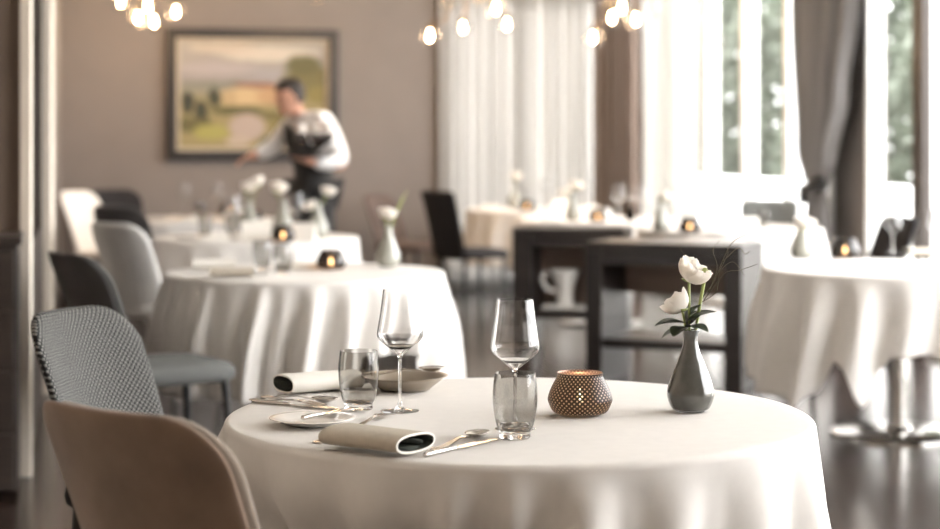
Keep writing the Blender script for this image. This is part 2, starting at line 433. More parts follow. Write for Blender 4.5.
slab('wall_left_near', (-4.6, 6.55), (-4.6, -2.5), 0, CEIL, .12, (-1, 0), M['plaster'])
slab('wall_behind', (-4.6, -2.5), rw(-2.5), 0, CEIL, .12, (0, -1), M['plaster'])
# pale trims and dark dado on the left wall
slab('trim_1', C0 + Vector((-.005, -.045)), C0 + Vector((.034, -.045)), 0, CEIL, .04, (0, 1), M['trim'])
LD = (P0 - C0).normalized()
tA = C0 + LD * 2.35
slab('trim_2', tA, tA + Vector((.05, .0)), 0, CEIL, .09, (0, 1), M['trim'])
dA, dB = C0 + LD * .06, C0 + LD * 2.32
slab('trim_3', dA, dB, 0, .87, .012, (1, 0), M['darkwood2'])
slab('trim_4', dA, dB, .872, CEIL, .008, (1, 0), M['umber'])
slab('baseboard_back', P0, bw(-.26), 0, .09, .015, -NB, M['darkwood2'])
slab('baseboard_left', C0 + LD * 2.5, P0, 0, .09, .015, (1, 0), M['darkwood2'])

# window wall: frames, panes, pier
edges_d = [15.02, 14.2, 13.36]                                       # white mullions in view
def window(n, d0, d1, mat, post=.085, sill=.06):
    """one tall glazed bay between depths d0 < d1 on the right wall"""
    a, b = rw(d0), rw(d1); t = (b - a).normalized()
    m = MB()
    def bar(p, q, z0, z1, th):
        n_ = NR; A = [p - n_ * .02, q - n_ * .02, q + n_ * th, p + n_ * th]
        V = [(v.x, v.y, z) for z in (z0, z1) for v in A]
        m.add(V, [(0, 1, 2, 3), (4, 5, 6, 7), (0, 1, 5, 4), (1, 2, 6, 5), (2, 3, 7, 6), (3, 0, 4, 7)])
    bar(a, a + t * post / 2, 0, CEIL, .09); bar(b - t * post / 2, b, 0, CEIL, .09)
    bar(a + t * post / 2, b - t * post / 2, 0, sill, .09); bar(a + t * post / 2, b - t * post / 2, CEIL - .08, CEIL, .09)
    o = m.build(f'window_{n}', mat, smooth=False); o['kind'] = 'structure'
    p, q = a + t * post / 2 + NR * .03, b - t * post / 2 + NR * .03
    slab('pane', p, q, sill, CEIL - .08, .006, NR, M['pane'], None, o)
    return o
bays = [(13.36, 14.2), (14.2, 15.02), (15.02, 15.84), (15.84, 16.6), (12.6, 13.36)]
for i, (a, b) in enumerate(bays): window(i + 1, a, b, M['frame_white'])
slab('wall_pier', rw(12.08), rw(12.58), 0, CEIL, .14, NR, M['pier'])
window(6, 11.36, 12.06, M['frame_white'], .1)
dd = 11.30; k = 7
window(7, 10.55, 11.30, M['frame_white'], .1)
sl = slab('trim_post', rw(11.25) - NR * .03, rw(11.39) - NR * .03, 0, CEIL, .06, NR, M['frame_dark'])
dd = 10.5; k = 8
while dd > 1.9:
    nx = max(dd - 1.6, 1.7); window(k, nx, dd - .02, M['frame_white']); dd = nx; k += 1
slab('wall_right', rw(-2.5), rw(1.7), 0, CEIL, .14, NR, M['plaster'])
# back window behind the voile
a, b = bw(-.24), bw(1.14)
m = MB(); t = (b - a).normalized()
for s0, s1 in ((0, .06), (.66, .72), ((b - a).length - .06, (b - a).length)):
    A = [a + t * s0, a + t * s1, a + t * s1 + NB * .08, a + t * s0 + NB * .08]
    m.add([(v.x, v.y, z) for z in (.02, 2.56) for v in A], [(0, 1, 2, 3), (4, 5, 6, 7), (0, 1, 5, 4), (1, 2, 6, 5), (2, 3, 7, 6), (3, 0, 4, 7)])
L_ = (b - a).length
A = [a + t * .05, a + t * (L_ - .05), a + t * (L_ - .05) + NB * .08, a + t * .05 + NB * .08]
m.add([(v.x, v.y, z) for z in (.0, .07) for v in A], [(0, 1, 2, 3), (4, 5, 6, 7), (0, 1, 5, 4), (1, 2, 6, 5), (2, 3, 7, 6), (3, 0, 4, 7)])
o = m.build('window_20', M['frame_white'], smooth=False); o['kind'] = 'structure'
slab('pane', a + t * .05 + NB * .03, b - t * .05 + NB * .03, .07, 2.56, .006, NB, M['pane'], None, o)
# daylight portals in the glazed openings
def portal(c, sx_, sy_, direction):
    l = bpy.data.lights.new('daylight_portal', 'AREA'); l.shape = 'RECTANGLE'; l.size = sx_; l.size_y = sy_; l.cycles.is_portal = True
    o = link(bpy.data.objects.new('daylight_portal', l)); o.location = c
    o.rotation_euler = Vector(direction).to_track_quat('-Z', 'Y').to_euler()
cA = (rw(1.7) + rw(12.06)) / 2 + NR * .11
portal((cA.x, cA.y, 1.76), (rw(12.06) - rw(1.7)).length, 3.4, (-NR.x, -NR.y, 0))
cA = (rw(12.6) + rw(16.6)) / 2 + NR * .11
portal((cA.x, cA.y, 1.76), 4.1, 3.4, (-NR.x, -NR.y, 0))
cA = (a + b) / 2 + NB * .14
portal((cA.x, cA.y, 1.3), 1.4, 2.5, (-NB.x, -NB.y, 0))

# ------------------------------------------------------------------ outside
g = mk('ground_terrace', [(-12, -12, -.14), (60, -12, -.14), (60, 60, -.14), (-12, 60, -.14), (-12, -12, -.3), (60, -12, -.3), (60, 60, -.3), (-12, 60, -.3)],
       [(0, 1, 2, 3), (4, 5, 6, 7), (0, 1, 5, 4), (1, 2, 6, 5), (2, 3, 7, 6), (3, 0, 4, 7)], M['paving'], smooth=False); g['kind'] = 'structure'
TW = Vector((-.221, .975))
def off(nd, s): return NR * nd + TW * s                               # point at distance nd across, s along the window wall
m = MB(); m.add(*boxg((0, 0, 0), (.3, 34, 1.03), 0, .05))
o = m.build('terrace_wall', M['render_white'], sharp=.6); c = off(7.55, 16); o.location = (c.x, c.y, -.14 + .515); o.rotation_euler = (0, 0, math.atan2(-TW.x, TW.y))
tag(o, 'low white rendered terrace wall outside the tall windows', 'wall', kind='structure')
rnd = random.Random(3)
V, Fs = [], []
for i in range(30000):
    s = rnd.uniform(13.5, 34); z = rnd.uniform(-.1, 4.9) ; q = rnd.random() ** 2
    nd = 9.2 + q * 1.3 + .25 * math.sin(s * 1.7) + .2 * math.sin(z * 2.3 + s)
    c = off(nd, s); r = rnd.uniform(.09, .19)
    ax = Vector((rnd.gauss(0, 1), rnd.gauss(0, 1), rnd.gauss(0, .7))).normalized(); bx = ax.cross(Vector((rnd.gauss(0, 1), rnd.gauss(0, 1), rnd.gauss(0, 1)))).normalized()
    C = Vector((c.x, c.y, z)); n0 = len(V)
    V += [C - ax * r, C + bx * r * .45, C + ax * r, C - bx * r * .45]; Fs.append((n0, n0 + 1, n0 + 2, n0 + 3))
h = mk('hedge', V, Fs, M['hedge'], smooth=False); tag(h, 'tall clipped green hedge beyond the white terrace wall', 'hedge')
trunk = MB()
p0 = None
for s in range(14, 34, 1):
    c = off(10.0, s + .2 * math.sin(s * 5)); trunk.add(*tube([(c.x, c.y, -.14), (c.x + .05, c.y, 2), (c.x, c.y + .1, 4.4)], [.06, .045, .02], 6))
trunk.build('stems', M['bark'], h)

# ------------------------------------------------------------------ tables and cloths
def make_table(label, c, group='round pedestal tables'):
    t = empty('round_table', (c[0], c[1], 0))
    tag(t, label, 'table', group)
    mk('tabletop', *lathe([(0, .728), (.575, .728), (.585, .718), (.585, .706), (.575, .698), (0, .698)], 48), M['darkwood2'], t)
    mk('pedestal', *lathe([(0, .697), (.16, .697), (.16, .685), (.042, .68), (.042, .03), (0, .03)], 32), M['steel'], t, sharp=.6)
    mk('base_plate', *lathe([(0, .042), (.05, .042), (.06, .024), (.29, .018), (.3, .012), (.3, 0), (0, 0)], 56), M['steel'], t, sharp=.6)
    return t
def make_cloth(label, c, hem, seed, R=.6, amp=.035, nf=17, flare=.03, group='white tablecloths', dent=None):
    """hem: list (angle in degrees, z) with 0 towards the camera, positive to the right"""
    rn = random.Random(seed); na = 360
    # irregular pleats: cumulative random spacing turned into a phase function
    steps = [rn.uniform(.6, 1.5) for _ in range(nf)]; tot = sum(steps); cum = [0]
    for s in steps: cum.append(cum[-1] + s / tot)
    amps = [rn.uniform(.45, 1.15) for _ in range(nf)]
    def fold(a):
        u = (a / (2 * PI)) % 1
        for i in range(nf):
            if u <= cum[i + 1]:
                t = (u - cum[i]) / (cum[i + 1] - cum[i]); w = math.sin(PI * t) ** 2
                return amps[i] * (w * 2 - 1) if False else (w * (amps[i] + .0) - .38)
        return 0
    rows = []
    for k in range(11): rows.append(('t', R * (k / 11) ** .8 if k else 0))
    rows += [('t', R - .012)]
    NE, ND = 5, 20
    V, idx = [], []
    H = 0.014
    for kind_, r in rows:
        if r == 0: V.append((0, 0, 0)); idx.append([0]); continue
        row = []
        for i in range(na):
            a = 2 * PI * i / na; V.append((r * math.sin(a), -r * math.cos(a), .0006 * math.sin(5 * a + seed) * (r / R) ** 2)); row.append(len(V) - 1)
        idx.append(row)
    for e in range(1, NE + 1):
        th = e / NE * PI / 2; row = []
        for i in range(na):
            a = 2 * PI * i / na; r = R - H + H * math.sin(th); z = -H + H * math.cos(th)
            V.append((r * math.sin(a), -r * math.cos(a), z)); row.append(len(V) - 1)
        idx.append(row)
    for k in range(1, ND + 1):
        t = k / ND; row = []
        for i in range(na):
            a = 2 * PI * i / na; deg = (math.degrees(a) + 180) % 360 - 180
            hz = interp(hem, deg); drop = (TZ - hz) - H
            tt = t * drop / .5
            r = R + fold(a + .04 * math.sin(3 * t + seed)) * amp * 2.1 * (1 - math.exp(-6 * tt)) * (.6 + .4 * sm(0, .5, tt)) + flare * tt + .004 * tt * math.sin(23 * a + seed)
            r = max(r, R - .004 - .02 * tt) if tt < .5 else max(r, R - .03)
            if dent:
                da = abs((deg - dent[0] + 180) % 360 - 180)
                r -= dent[2] * (1 - sm(dent[1] * .6, dent[1] * 1.3, da)) * sm(.1, .5, tt)
            V.append((r * math.sin(a), -r * math.cos(a), -H - drop * t)); row.append(len(V) - 1)
        idx.append(row)
    Fs = []
    for A, B in zip(idx, idx[1:]):
        for i in range(na):
            j = (i + 1) % na
            if len(A) == 1: Fs.append((A[0], B[i], B[j]))
            else: Fs.append((A[i], A[j], B[j], B[i]))
    o = mk('tablecloth', V, Fs, M['cloth']); o.location = (c[0], c[1], TZ)
    s = o.modifiers.new('thickness', 'SOLIDIFY'); s.thickness = .0018; s.offset = -1
    return tag(o, label, 'tablecloth', group)
def plain(z): return [(-180, z), (180, z)]
TB = {1: (.10, 3.79), 2: (-.708, 7.94), 3: (-1.25, 10.8), 4: (-1.98, 13.3), 5: (1.90, 8.2), 6: (.56, 15.2), 7: (1.68, 11.99), 8: (.93, 13.2)}
make_cloth('white cloth with soft folds over the sharp front table, set with glasses and grey vase', TB[1], plain(.2), 11, amp=.05, nf=22, flare=.045, dent=(-35, 34, .12))
make_cloth('white pleated cloth on the round table behind the dark grey chair, lifted at one side', TB[2],
           [(-180, .25), (-100, .27), (-40, .26), (10, .27), (22, .28), (30, .44), (52, .43), (62, .29), (90, .22), (180, .25)], 5, amp=.045, nf=30, flare=.03)
make_cloth('white cloth on the table right behind the pleated one, three vases on it', TB[3], plain(.26), 8, amp=.02, nf=16)
make_cloth('white cloth on the far table below the painting, beside the waiter', TB[4], plain(.28), 9, amp=.02, nf=16)
make_cloth('white cloth hanging in pointed corners over steel pedestal table by the window', TB[5],
           [(-180, .3), (-95, .25), (-70, .22), (-52, .16), (-45, .24), (-38, .38), (-33, .36), (-26, .2), (-20, .36), (-15, .41), (-2, .42), (6, .38), (11, .3), (16, .38), (40, .45), (90, .3), (180, .3)], 4, amp=.05, nf=15, flare=.06)
make_cloth('white cloth on the farthest table, in front of the voile curtains and beside black chair', TB[6], plain(.3), 6, amp=.03, nf=16)
make_cloth('white cloth on the table behind the nearer dark console', TB[7], plain(.36), 3, amp=.03, nf=16)
make_cloth('white cloth on the table behind the farther dark console', TB[8], plain(.36), 2, amp=.03, nf=16)
TLAB = {1: 'round pedestal table under the sharp front white cloth', 2: 'round pedestal table under the pleated cloth beside dark grey chair', 3: 'round pedestal table under the cloth with three vases, behind the pleated table',
        4: 'round pedestal table under white cloth beside the waiter', 5: 'round table with shiny steel column and wide disc foot by the window', 6: 'round pedestal table under white cloth in front of voile curtains',
        7: 'round pedestal table under white cloth behind the nearer console', 8: 'round pedestal table under white cloth behind the farther console'}
tp = make_table(TLAB[1], TB[1])
for k in range(2, 9): copy_thing(tp, (*TB[k], 0), 0, TLAB[k])

# ------------------------------------------------------------------ tableware kinds
def make_wineglass():
    o = empty('wine_glass'); o['category'] = 'glass'
    outer = spline([(.0045, .112), (.0075, .118), (.022, .130), (.041, .146), (.0478, .158), (.0455, .178), (.0405, .21), (.0352, .252)], 5)
    inner = [(max(x - .0011, .0008), y + (.003 if y < .13 else .0006 if y < .25 else 0)) for x, y, *_ in [(p[0], p[1]) for p in [(v.x, v.y) for v in [Vector((p[0], p[1])) for p in outer]]]]
    prof = [(0, .1105)] + [(p[0], p[1]) for p in outer] + inner[::-1] + [(0, .1165)]
    mk('bowl', *lathe(prof, 48), M['glass'], o, sharp=.7)
    mk('stem', *lathe([(0, .1108)] + [(.0042, .1108), (.0036, .10), (.0032, .07), (.0034, .03), (.005, .012), (.009, .0065), (0, .0062)], 24), M['glass'], o)
    mk('foot', *lathe([(0, .006), (.009, .006), (.02, .0035), (.038, .0018), (.0395, .0010), (.038, .0003), (0, .0003)], 48), M['glass'], o, sharp=.7)
    return o
def make_tumbler():
    o = empty('tumbler'); o['category'] = 'glass'
    out = spline([(.030, .0135), (.0345, .022), (.0395, .045), (.0422, .072), (.0415, .095), (.0388, .122)], 5)
    prof = [(0, .0135)] + [(p[0], p[1]) for p in out] + [(p[0] - .0016, p[1] + (.002 if p[1] < .03 else 0)) for p in out[::-1]] + [(0, .0175)]
    mk('body', *lathe(prof, 48), M['smoke'], o, sharp=.7)
    mk('base', *lathe([(0, .0132), (.0298, .0132), (.0290, .008), (.0300, .003), (.0285, .0005), (0, .0005)], 48), M['glass'], o, sharp=.5)
    return o
def make_flame(par, z):
    prof = [(0, z), (.0035, z + .003), (.0055, z + .010), (.0045, z + .018), (.002, z + .027), (0, z + .034)]
    return mk('flame', *lathe(prof, 14), M['flame'], par)
def make_lantern(mats, H=.086, pierced=True):
    o = empty('candle_holder'); o['category'] = 'candle holder'
    out = spline([(.043, .0015), (.056, .008), (.065, .026), (.0655, .036), (.060, .053), (.051, .071), (.0465, .080), (.0475, H)], 5)
    po = [(p[0], p[1]) for p in out]
    if pierced:
        pr = [(0.001, .0)] + po; V, Fs = lathe(pr, 65); ar = [0]
        for a_, b_ in zip(pr, pr[1:]): ar.append(ar[-1] + math.hypot(b_[0] - a_[0], b_[1] - a_[1]))
        uv = [((i % 65) / 64 * .06 * 2 * PI, ar[i // 65]) for i in range(len(V))]
        def seamed(prof_):
            V = []
            for r0, z0 in prof_:
                for i in range(65): V.append((r0 * math.cos(2 * PI * i / 64 + 1), r0 * math.sin(2 * PI * i / 64 + 1), z0))
            return V, [(q * 65 + i, q * 65 + i + 1, q * 65 + 66 + i, q * 65 + 65 + i) for q in range(len(prof_) - 1) for i in range(64)]
        mk('shade', *seamed(pr), mats[0], o, uv=uv)
        mk('liner', *seamed([(.001, .0022)] + [(x - .0014, y + .0006) for x, y in po]), mats[1], o, uv=uv)
    else:
        mk('shade', *lathe([(0, .0)] + po + [(x - .002, y + .001) for x, y in po[::-1]] + [(0, .003)], 32), mats[0], o)
    cz = .004 if not pierced else .004
    mk('candle', *lathe([(0, cz), (.018, cz), (.019, cz + .001), (.019, cz + .016), (.017, cz + .017), (0, cz + .0155)], 24), M['candle'], o)
    make_flame(o, cz + .018)
    return o
def candle_light(loc, e):
    l = bpy.data.lights.new('candle_glow', 'POINT'); l.energy = e; l.color = (1, .80, .60); l.shadow_soft_size = .006
    x = link(bpy.data.objects.new('candle_glow', l)); x.location = (loc[0], loc[1], loc[2] + .05)
def make_vase(mat):
    o = empty('bud_vase'); o['category'] = 'vase'
    out = spline([(.030, .0015), (.040, .008), (.0485, .030), (.0470, .050), (.036, .082), (.022, .116), (.0155, .140), (.0150, .155), (.0185, .169)], 6)
    po = [(p[0], p[1]) for p in out]
    mk('body', *lathe([(0, .001)] + po + [(x - .0025, y) for x, y in po[::-1]] + [(0, .006)], 48), mat, o)
    mk('foot_ring', *lathe([(0, 0), (.029, 0), (.0305, .0012), (.029, .003), (0, .003)], 40), M['glass'], o)
    return o
def bloom_geo(R, seed=1, open_=1.0):
    rn = random.Random(seed); mb = MB()
    for L in range(6):
        f = (L + 1) / 6; r = R * (.30 + .62 * f); n = 3 + L // 2 * 1 + (1 if L > 2 else 0)
        A = 2.35 - .75 * f * open_
        for k in range(n):
            ph = 2 * PI * (k + .5 * (L % 2)) / n + rn.uniform(-.2, .2); hw = 2 * PI / n * .72
            wob = rn.uniform(0, 6); tl = rn.uniform(.92, 1.06)
            def pt(i, j):
                s = (i / 6 - .5) * 2; t = j / 6
                tt = t * (1 - .22 * abs(s) ** 2.5) * tl
                a = ph + s * hw; rho = r * math.sin(tt * A) ** .9 if tt > 0 else 0
                rho += R * .11 * t * t * math.sin(4 * s + wob) + R * .05 * t * math.sin(wob * 3)
                z = r * 1.02 * (1 - math.cos(tt * A)) * 1.0 + R * .09 * t ** 3 * math.sin(5 * s + wob)
                return (rho * math.cos(a), rho * math.sin(a), z - R * .12 * f)
            mb.add(*grid(7, 7, pt))
    return mb
def leaf_geo(L, W, curl=.2):
    V, Fs = grid(5, 9, lambda i, j: ((i / 2 - 1) * W * math.sin(PI * min(1, (j / 8) * .96 + .02)) ** .8, L * j / 8, curl * L * (j / 8) ** 2 * -1 + W * .35 * abs(i / 2 - 1) * math.sin(PI * j / 8)))
    n = len(V)
    V2 = V + [(x, y, z - .0006) for x, y, z in V]
    F2 = Fs + [tuple(i + n for i in reversed(f)) for f in Fs]
    return V2, F2
def flower(base, head, R, label, seed=1, tilt=(0, 0), leaves=(), group=None, name='white_rose', bend=(0, 0), stem_r=.0028):
    """base and head are world points: stem runs inside the vase neck from base up to head"""
    base, head = Vector(base), Vector(head)
    o = empty(name, base); tag(o, label, 'flower', group)
    d = head - base; mid = d * .5 + Vector((bend[0], bend[1], 0))
    b = bloom_geo(R, seed).build('bloom', M['petal'], o)
    b.location = d; b.rotation_euler = (tilt[0], tilt[1], seed)
    path = spline([(0, 0, 0), mid, d + Vector((0, 0, -R * .02))], 6)
    mk('stem', *tube(path, stem_r, 8), M['stem'], o)
    mk('calyx', *lathe([(0, -.18 * R), (.2 * R, -.14 * R), (.42 * R, .02 * R), (.3 * R, .04 * R), (0, .0)], 12), M['stem'], o).location = d
    for (t, ang, up, L, W) in leaves:
        p = path[min(len(path) - 1, int(t * (len(path) - 1)))]
        lf = mk('leaf', *leaf_geo(L, W), M['leaf'], o); lf.location = p; lf.rotation_euler = (up, 0, ang)
    return o

wineglass = Kind(make_wineglass); tumbler = Kind(make_tumbler)
def make_plate(R=.085, H=.014, mat=None, name='bread_plate'):
    def f():
        o = empty(name); o['category'] = 'plate'
        po = [(R * .5, .0), (R * .56, .001), (R * .66, H * .3), (R * .9, H * .85), (R, H)]
        mk('dish', *lathe([(0, .0015), (R * .46, .0015)] + po + [(R - .001, H + .0012), (R * .88, H * .85 + .003), (R * .64, H * .3 + .003), (R * .52, .0042), (0, .0042)], 56), mat, o)
        return o
    return f
bread = Kind(make_plate(mat=M['porcelain']))
# napkin rolls
def roll_geo(L, W, Hh, T=.004, nl=14):
    """hollow arched roll along +X"""
    prof = []
    n = 28
    def ring(k, off_):
        a = 2 * PI * k / n
        x = (W / 2 - off_) * math.copysign(abs(math.cos(a)) ** .8, math.cos(a)); z = Hh / 2 + (Hh / 2 - off_) * math.copysign(abs(math.sin(a)) ** .85, math.sin(a))
        return x, z
    V, Fs = [], []
    for j in range(nl + 1):
        t = j / nl; sg = 1 + .03 * math.sin(5 * t + 1) ; e = .0
        for off_ in (0, T):
            for k in range(n):
                y, z = ring(k, off_); V.append((L * (t - .5), y * sg, .0005 + z))
    W2 = 2 * n
    for j in range(nl):
        for k in range(n):
            l = (k + 1) % n
            Fs.append((j * W2 + k, j * W2 + l, (j + 1) * W2 + l, (j + 1) * W2 + k))
    outer_n = len(Fs)
    for j in range(nl):
        for k in range(n):
            l = (k + 1) % n
            Fs.append((j * W2 + n + k, (j + 1) * W2 + n + k, (j + 1) * W2 + n + l, j * W2 + n + l))
    ends = len(Fs)
    for j in (0, nl):
        for k in range(n):
            l = (k + 1) % n; Fs.append((j * W2 + k, j * W2 + l, j * W2 + n + l, j * W2 + n + k))
    return V, Fs, outer_n, ends
def make_roll(mat_out, mat_edge, L=.2, W=.062, Hh=.042):
    def f():
        o = empty('rolled_napkin'); o['category'] = 'napkin'
        V, Fs, a, b = roll_geo(L, W, Hh)
        w_ = mk('wrap', V, Fs, [mat_out, M['napkin_in'], mat_edge], o, sharp=.9)
        for i, p in enumerate(w_.data.polygons): p.material_index = 0 if i < a else (1 if i < b else 2)
        # inner turn of the cloth
        path = []
        for k in range(15):
            a_ = -2.3 + 3.6 * k / 14; rr = .6 - .02 * k
            path.append((W / 2 * rr * math.cos(a_), Hh * .5 + Hh / 2 * rr * math.sin(a_)))
        V2, F2 = grid(2, 15, lambda i, j: (L * .96 * (i - .5), path[j][0], path[j][1]))
        n = len(V2); V3 = V2 + [(x, y * .94, .001 + (z - .001) * .94) for x, y, z in V2]; F3 = F2 + [tuple(q + n for q in f_) for f_ in F2]
        bd = [(j * 2, (j + 1) * 2, (j + 1) * 2 + n, j * 2 + n) for j in range(14)] + [(j * 2 + 1, (j + 1) * 2 + 1, (j + 1) * 2 + 1 + n, j * 2 + 1 + n) for j in range(14)] + [(0, 1, n + 1, n), (28, 29, n + 29, n + 28)]
        mk('inner_fold', V3, F3 + bd, M['napkin_in'], o)
        return o
    return f
roll_beige = Kind(make_roll(M['napkin'], M['napkin_white'], .18, .112, .035)); roll_white = Kind(make_roll(M['napkin_white'], M['napkin_white'], .18, .105, .04))
def make_folded():
    o = empty('folded_napkin'); o['category'] = 'napkin'
    m = MB()
    V, Fs = boxg((0, 0, .0095), (.17, .11, .018), 0, .006); m.add(V, Fs); m.build('fold', M['napkin_white'], o)
    mk('top_fold', *boxg((.012, 0, .0225), (.13, .10, .008), 0, .003), M['napkin_white'], o)
    return o
folded = Kind(make_folded)
def make_peak():
    o = empty('standing_napkin'); o['category'] = 'napkin'
    W, D, H_ = .13, .045, .085
    mk('fold', [(-W / 2, -D, 0), (W / 2, -D, 0), (W / 2, D, 0), (-W / 2, D, 0), (-W / 2, -.006, H_), (W / 2, -.006, H_), (W / 2, .006, H_), (-W / 2, .006, H_)],
       [(0, 1, 2, 3), (4, 5, 6, 7), (0, 1, 5, 4), (1, 2, 6, 5), (2, 3, 7, 6), (3, 0, 4, 7)], M['napkin_white'], o, smooth=False)
    return o
peak = Kind(make_peak)
# cutlery, lying along +Y from handle end (y=0) to tip
def flat_outline(pts, zf, th):
    """pts: list (y, left x, right x); solid strip following height zf(y)"""
    V, Fs = [], []
    for y, a, b in pts:
        z = zf(y); V += [(a, y, z), (b, y, z), (b, y, z + th), (a, y, z + th)]
    for i in range(len(pts) - 1):
        for k in range(4):
            l = (k + 1) % 4; Fs.append((i * 4 + k, i * 4 + l, i * 4 + 4 + l, i * 4 + 4 + k))
    Fs += [(3, 2, 1, 0), tuple(range(len(pts) * 4 - 4, len(pts) * 4))]
    return V, Fs
def make_fork():
    o = empty('table_fork'); o['category'] = 'fork'
    zf = lambda y: .0006 + .010 * math.sin(PI * min(1, max(0, (y - .05) / .16))) * .8
    hp = [(0, -.007, .007), (.004, -.0095, .0095), (.03, -.008, .008), (.08, -.004, .004), (.115, -.0032, .0032), (.13, -.006, .006), (.142, -.0115, .0115), (.152, -.0125, .0125)]
    mk('handle', *flat_outline(hp, zf, .0026), M['silver'], o, sharp=.7)
    for k in range(4):
        x = -.0105 + k * .007
        mk('tine', *flat_outline([(.1505, x - .0021, x + .0021), (.18, x - .0018, x + .0018), (.2, x - .0010, x + .0010)], zf, .0022), M['silver'], o, sharp=.7)
    return o
def make_knife(L=.225, name='table_knife'):
    def f():
        o = empty(name); o['category'] = 'knife'
        zf = lambda y: .0006
        k = L / .225
        mk('handle', *tube([(0, 0, .0052), (0, .004 * k, .0052), (0, .03 * k, .0052), (0, .095 * k, .0046), (0, .1 * k, .004)], [.003, .0050, .0048, .0038, .003], 10), M['silver'], o)
        mk('blade', *flat_outline([(.099 * k, -.004, .004), (.115 * k, -.0085, .0075), (.16 * k, -.0105, .008), (.2 * k, -.0095, .008), (.217 * k, -.004, .0078), (L, .004, .007)], lambda y: .003, .0016), M['silver'], o, sharp=.7)
        return o
    return f
def make_spoon():
    o = empty('table_spoon'); o['category'] = 'spoon'
    zf = lambda y: .0006 + .008 * math.sin(PI * min(1, max(0, (y - .04) / .12)))
    mk('handle', *flat_outline([(0, -.006, .006), (.004, -.009, .009), (.04, -.0075, .0075), (.1, -.0035, .0035), (.142, -.003, .003)], zf, .0026), M['silver'], o, sharp=.7)
    V, Fs = grid(24, 7, lambda i, j: (.021 * (j / 6) * math.sin(2 * PI * i / 24), .17 + .032 * (j / 6) * math.cos(2 * PI * i / 24), .0012 + .009 * (j / 6) ** 2), True)
    n = len(V); V2 = V + [(x, y, z + .0014) for x, y, z in V]
    F2 = Fs + [tuple(i + n for i in f_) for f_ in Fs] + [(6 * 24 + i, 6 * 24 + (i + 1) % 24, n + 6 * 24 + (i + 1) % 24, n + 6 * 24 + i) for i in range(24)]
    mk('spoon_bowl', V2, F2, M['silver'], o)
    return o
fork = Kind(make_fork); knife = Kind(make_knife()); butter = Kind(make_knife(.165, 'butter_knife')); spoon = Kind(make_spoon)
def lay(kind, p, q, label, group=None, z=0.0):
    """cutlery from handle end p towards q (px pairs on the front cloth)"""
    a, b = at(*p), at(*q); d = b - a
    return kind((a.x, a.y, TZ + z), label, group, math.atan2(-d.x, d.y))
UP = .0008
def on(px, py, dz=UP):
    v = at(px, py); return (v.x, v.y, TZ + dz)

# ------------------------------------------------------------------ front table setting
wineglass(on(400, 411.5), 'clear stemmed wine glass beside half-filled looking tumbler on the front table', 'wine glasses on the front table')
wineglass(on(515, 429.5), 'clear stemmed wine glass standing behind a smoky tumbler, front table', 'wine glasses on the front table')
tumbler(on(358.5, 409.5), 'smoky tumbler beside the wine glass and rolled napkins, front table', 'tumblers on the front table')
tumbler(on(515, 438), 'smoky tumbler in front of wine glass beside the pierced candle holder', 'tumblers on the front table')
lan = make_lantern([M['perf'], M['perf_in']]); lan.location = on(580, 415); tag(lan, 'dark pierced bronze candle holder with lit candle on the front table', 'candle holder')
candle_light(on(580, 415), .065)
vz = make_vase(M['glaze']); vz.location = on(690.5, 411.5); tag(vz, 'grey glazed bud vase holding two white blooms on the front table', 'vase')
VB = Vector(on(690.5, 411.5)); NK = VB + Vector((0, 0, .10))
sV = 1850 / VB.y
def vp(px, py, dy=0.0): return Vector(((px - 470) * (VB.y + dy) / F, VB.y + dy, CH - (py - HZ) * (VB.y + dy) / F))
flower(NK + Vector((-.002, 0, 0)), vp(689, 279, .0), .040, 'upper white ranunculus in the grey vase on the front table', 2, (.35, -.5), [], bend=(.0, 0))
flower(NK + Vector((.004, .001, 0)), vp(682, 309, -.008), .034, 'lower white ranunculus in grey vase, on dark leaves', 5, (.5, -.6),
       [(.80, 1.75, .12, .062, .022), (.70, 1.2, -.25, .055, .02), (.75, -1.75, .55, .068, .026), (.72, -1.1, .7, .066, .024), (.7, -2.3, .1, .055, .022), (.72, 2.5, -.1, .05, .02), (.75, -1.4, 1.0, .05, .02)], bend=(0, 0))
# seed pod stem
sp = empty('seed_pod_stem', NK + Vector((.004, .003, 0))); tag(sp, 'green stem with closed bud leaning beside the white blooms', 'flower')
hd = vp(705, 277, .01) - (NK + Vector((.004, .003, 0)))
mk('stem', *tube(spline([(0, 0, 0), hd * .5 + Vector((-.002, 0, .004)), hd], 6), [.0028] * 6 + [.0036] * 6 + [.0042], 8), M['stem'], sp)
mk('bud', *lathe([(0, -.004), (.005, -.002), (.0078, .006), (.0065, .015), (.003, .019), (0, .0195)], 12, wob=lambda a, z: 1 + .12 * math.sin(6 * a)), M['stem'], sp).location = hd
tw = empty('twig', NK + Vector((.006, .004, 0))); tag(tw, 'thin bare curly twig sprig in the grey vase on the front table', 'twig')
O_ = NK + Vector((.006, .004, 0))
def vpo(px, py, dy=.02): return vp(px, py, dy) - O_
main = spline([(0, 0, 0), vpo(700, 305, .015), vpo(712, 285), vpo(722, 262), vpo(733, 242), vpo(752, 232)], 6)
mk('branch', *tube(main, [.0014 - .0009 * i / (len(main) - 1) for i in range(len(main))], 6), M['twig'], tw)
for pts in ([(704, 300), (724, 274), (740, 270), (758, 264)], [(708, 292), (717, 268), (713, 250), (720, 240)], [(715, 278), (726, 258), (728, 250), (724, 246)], [(702, 302), (716, 292), (720, 272), (733, 262), (745, 276)], [(722, 262), (738, 248), (745, 254), (750, 251)], [(690, 286), (688, 262), (681, 250), (679, 243)]):
    b_ = spline([vpo(x, y, .018) for x, y in pts], 6)
    mk('branchlet', *tube(b_, [.0009 - .0005 * i / (len(b_) - 1) for i in range(len(b_))], 5), M['twig'], tw)
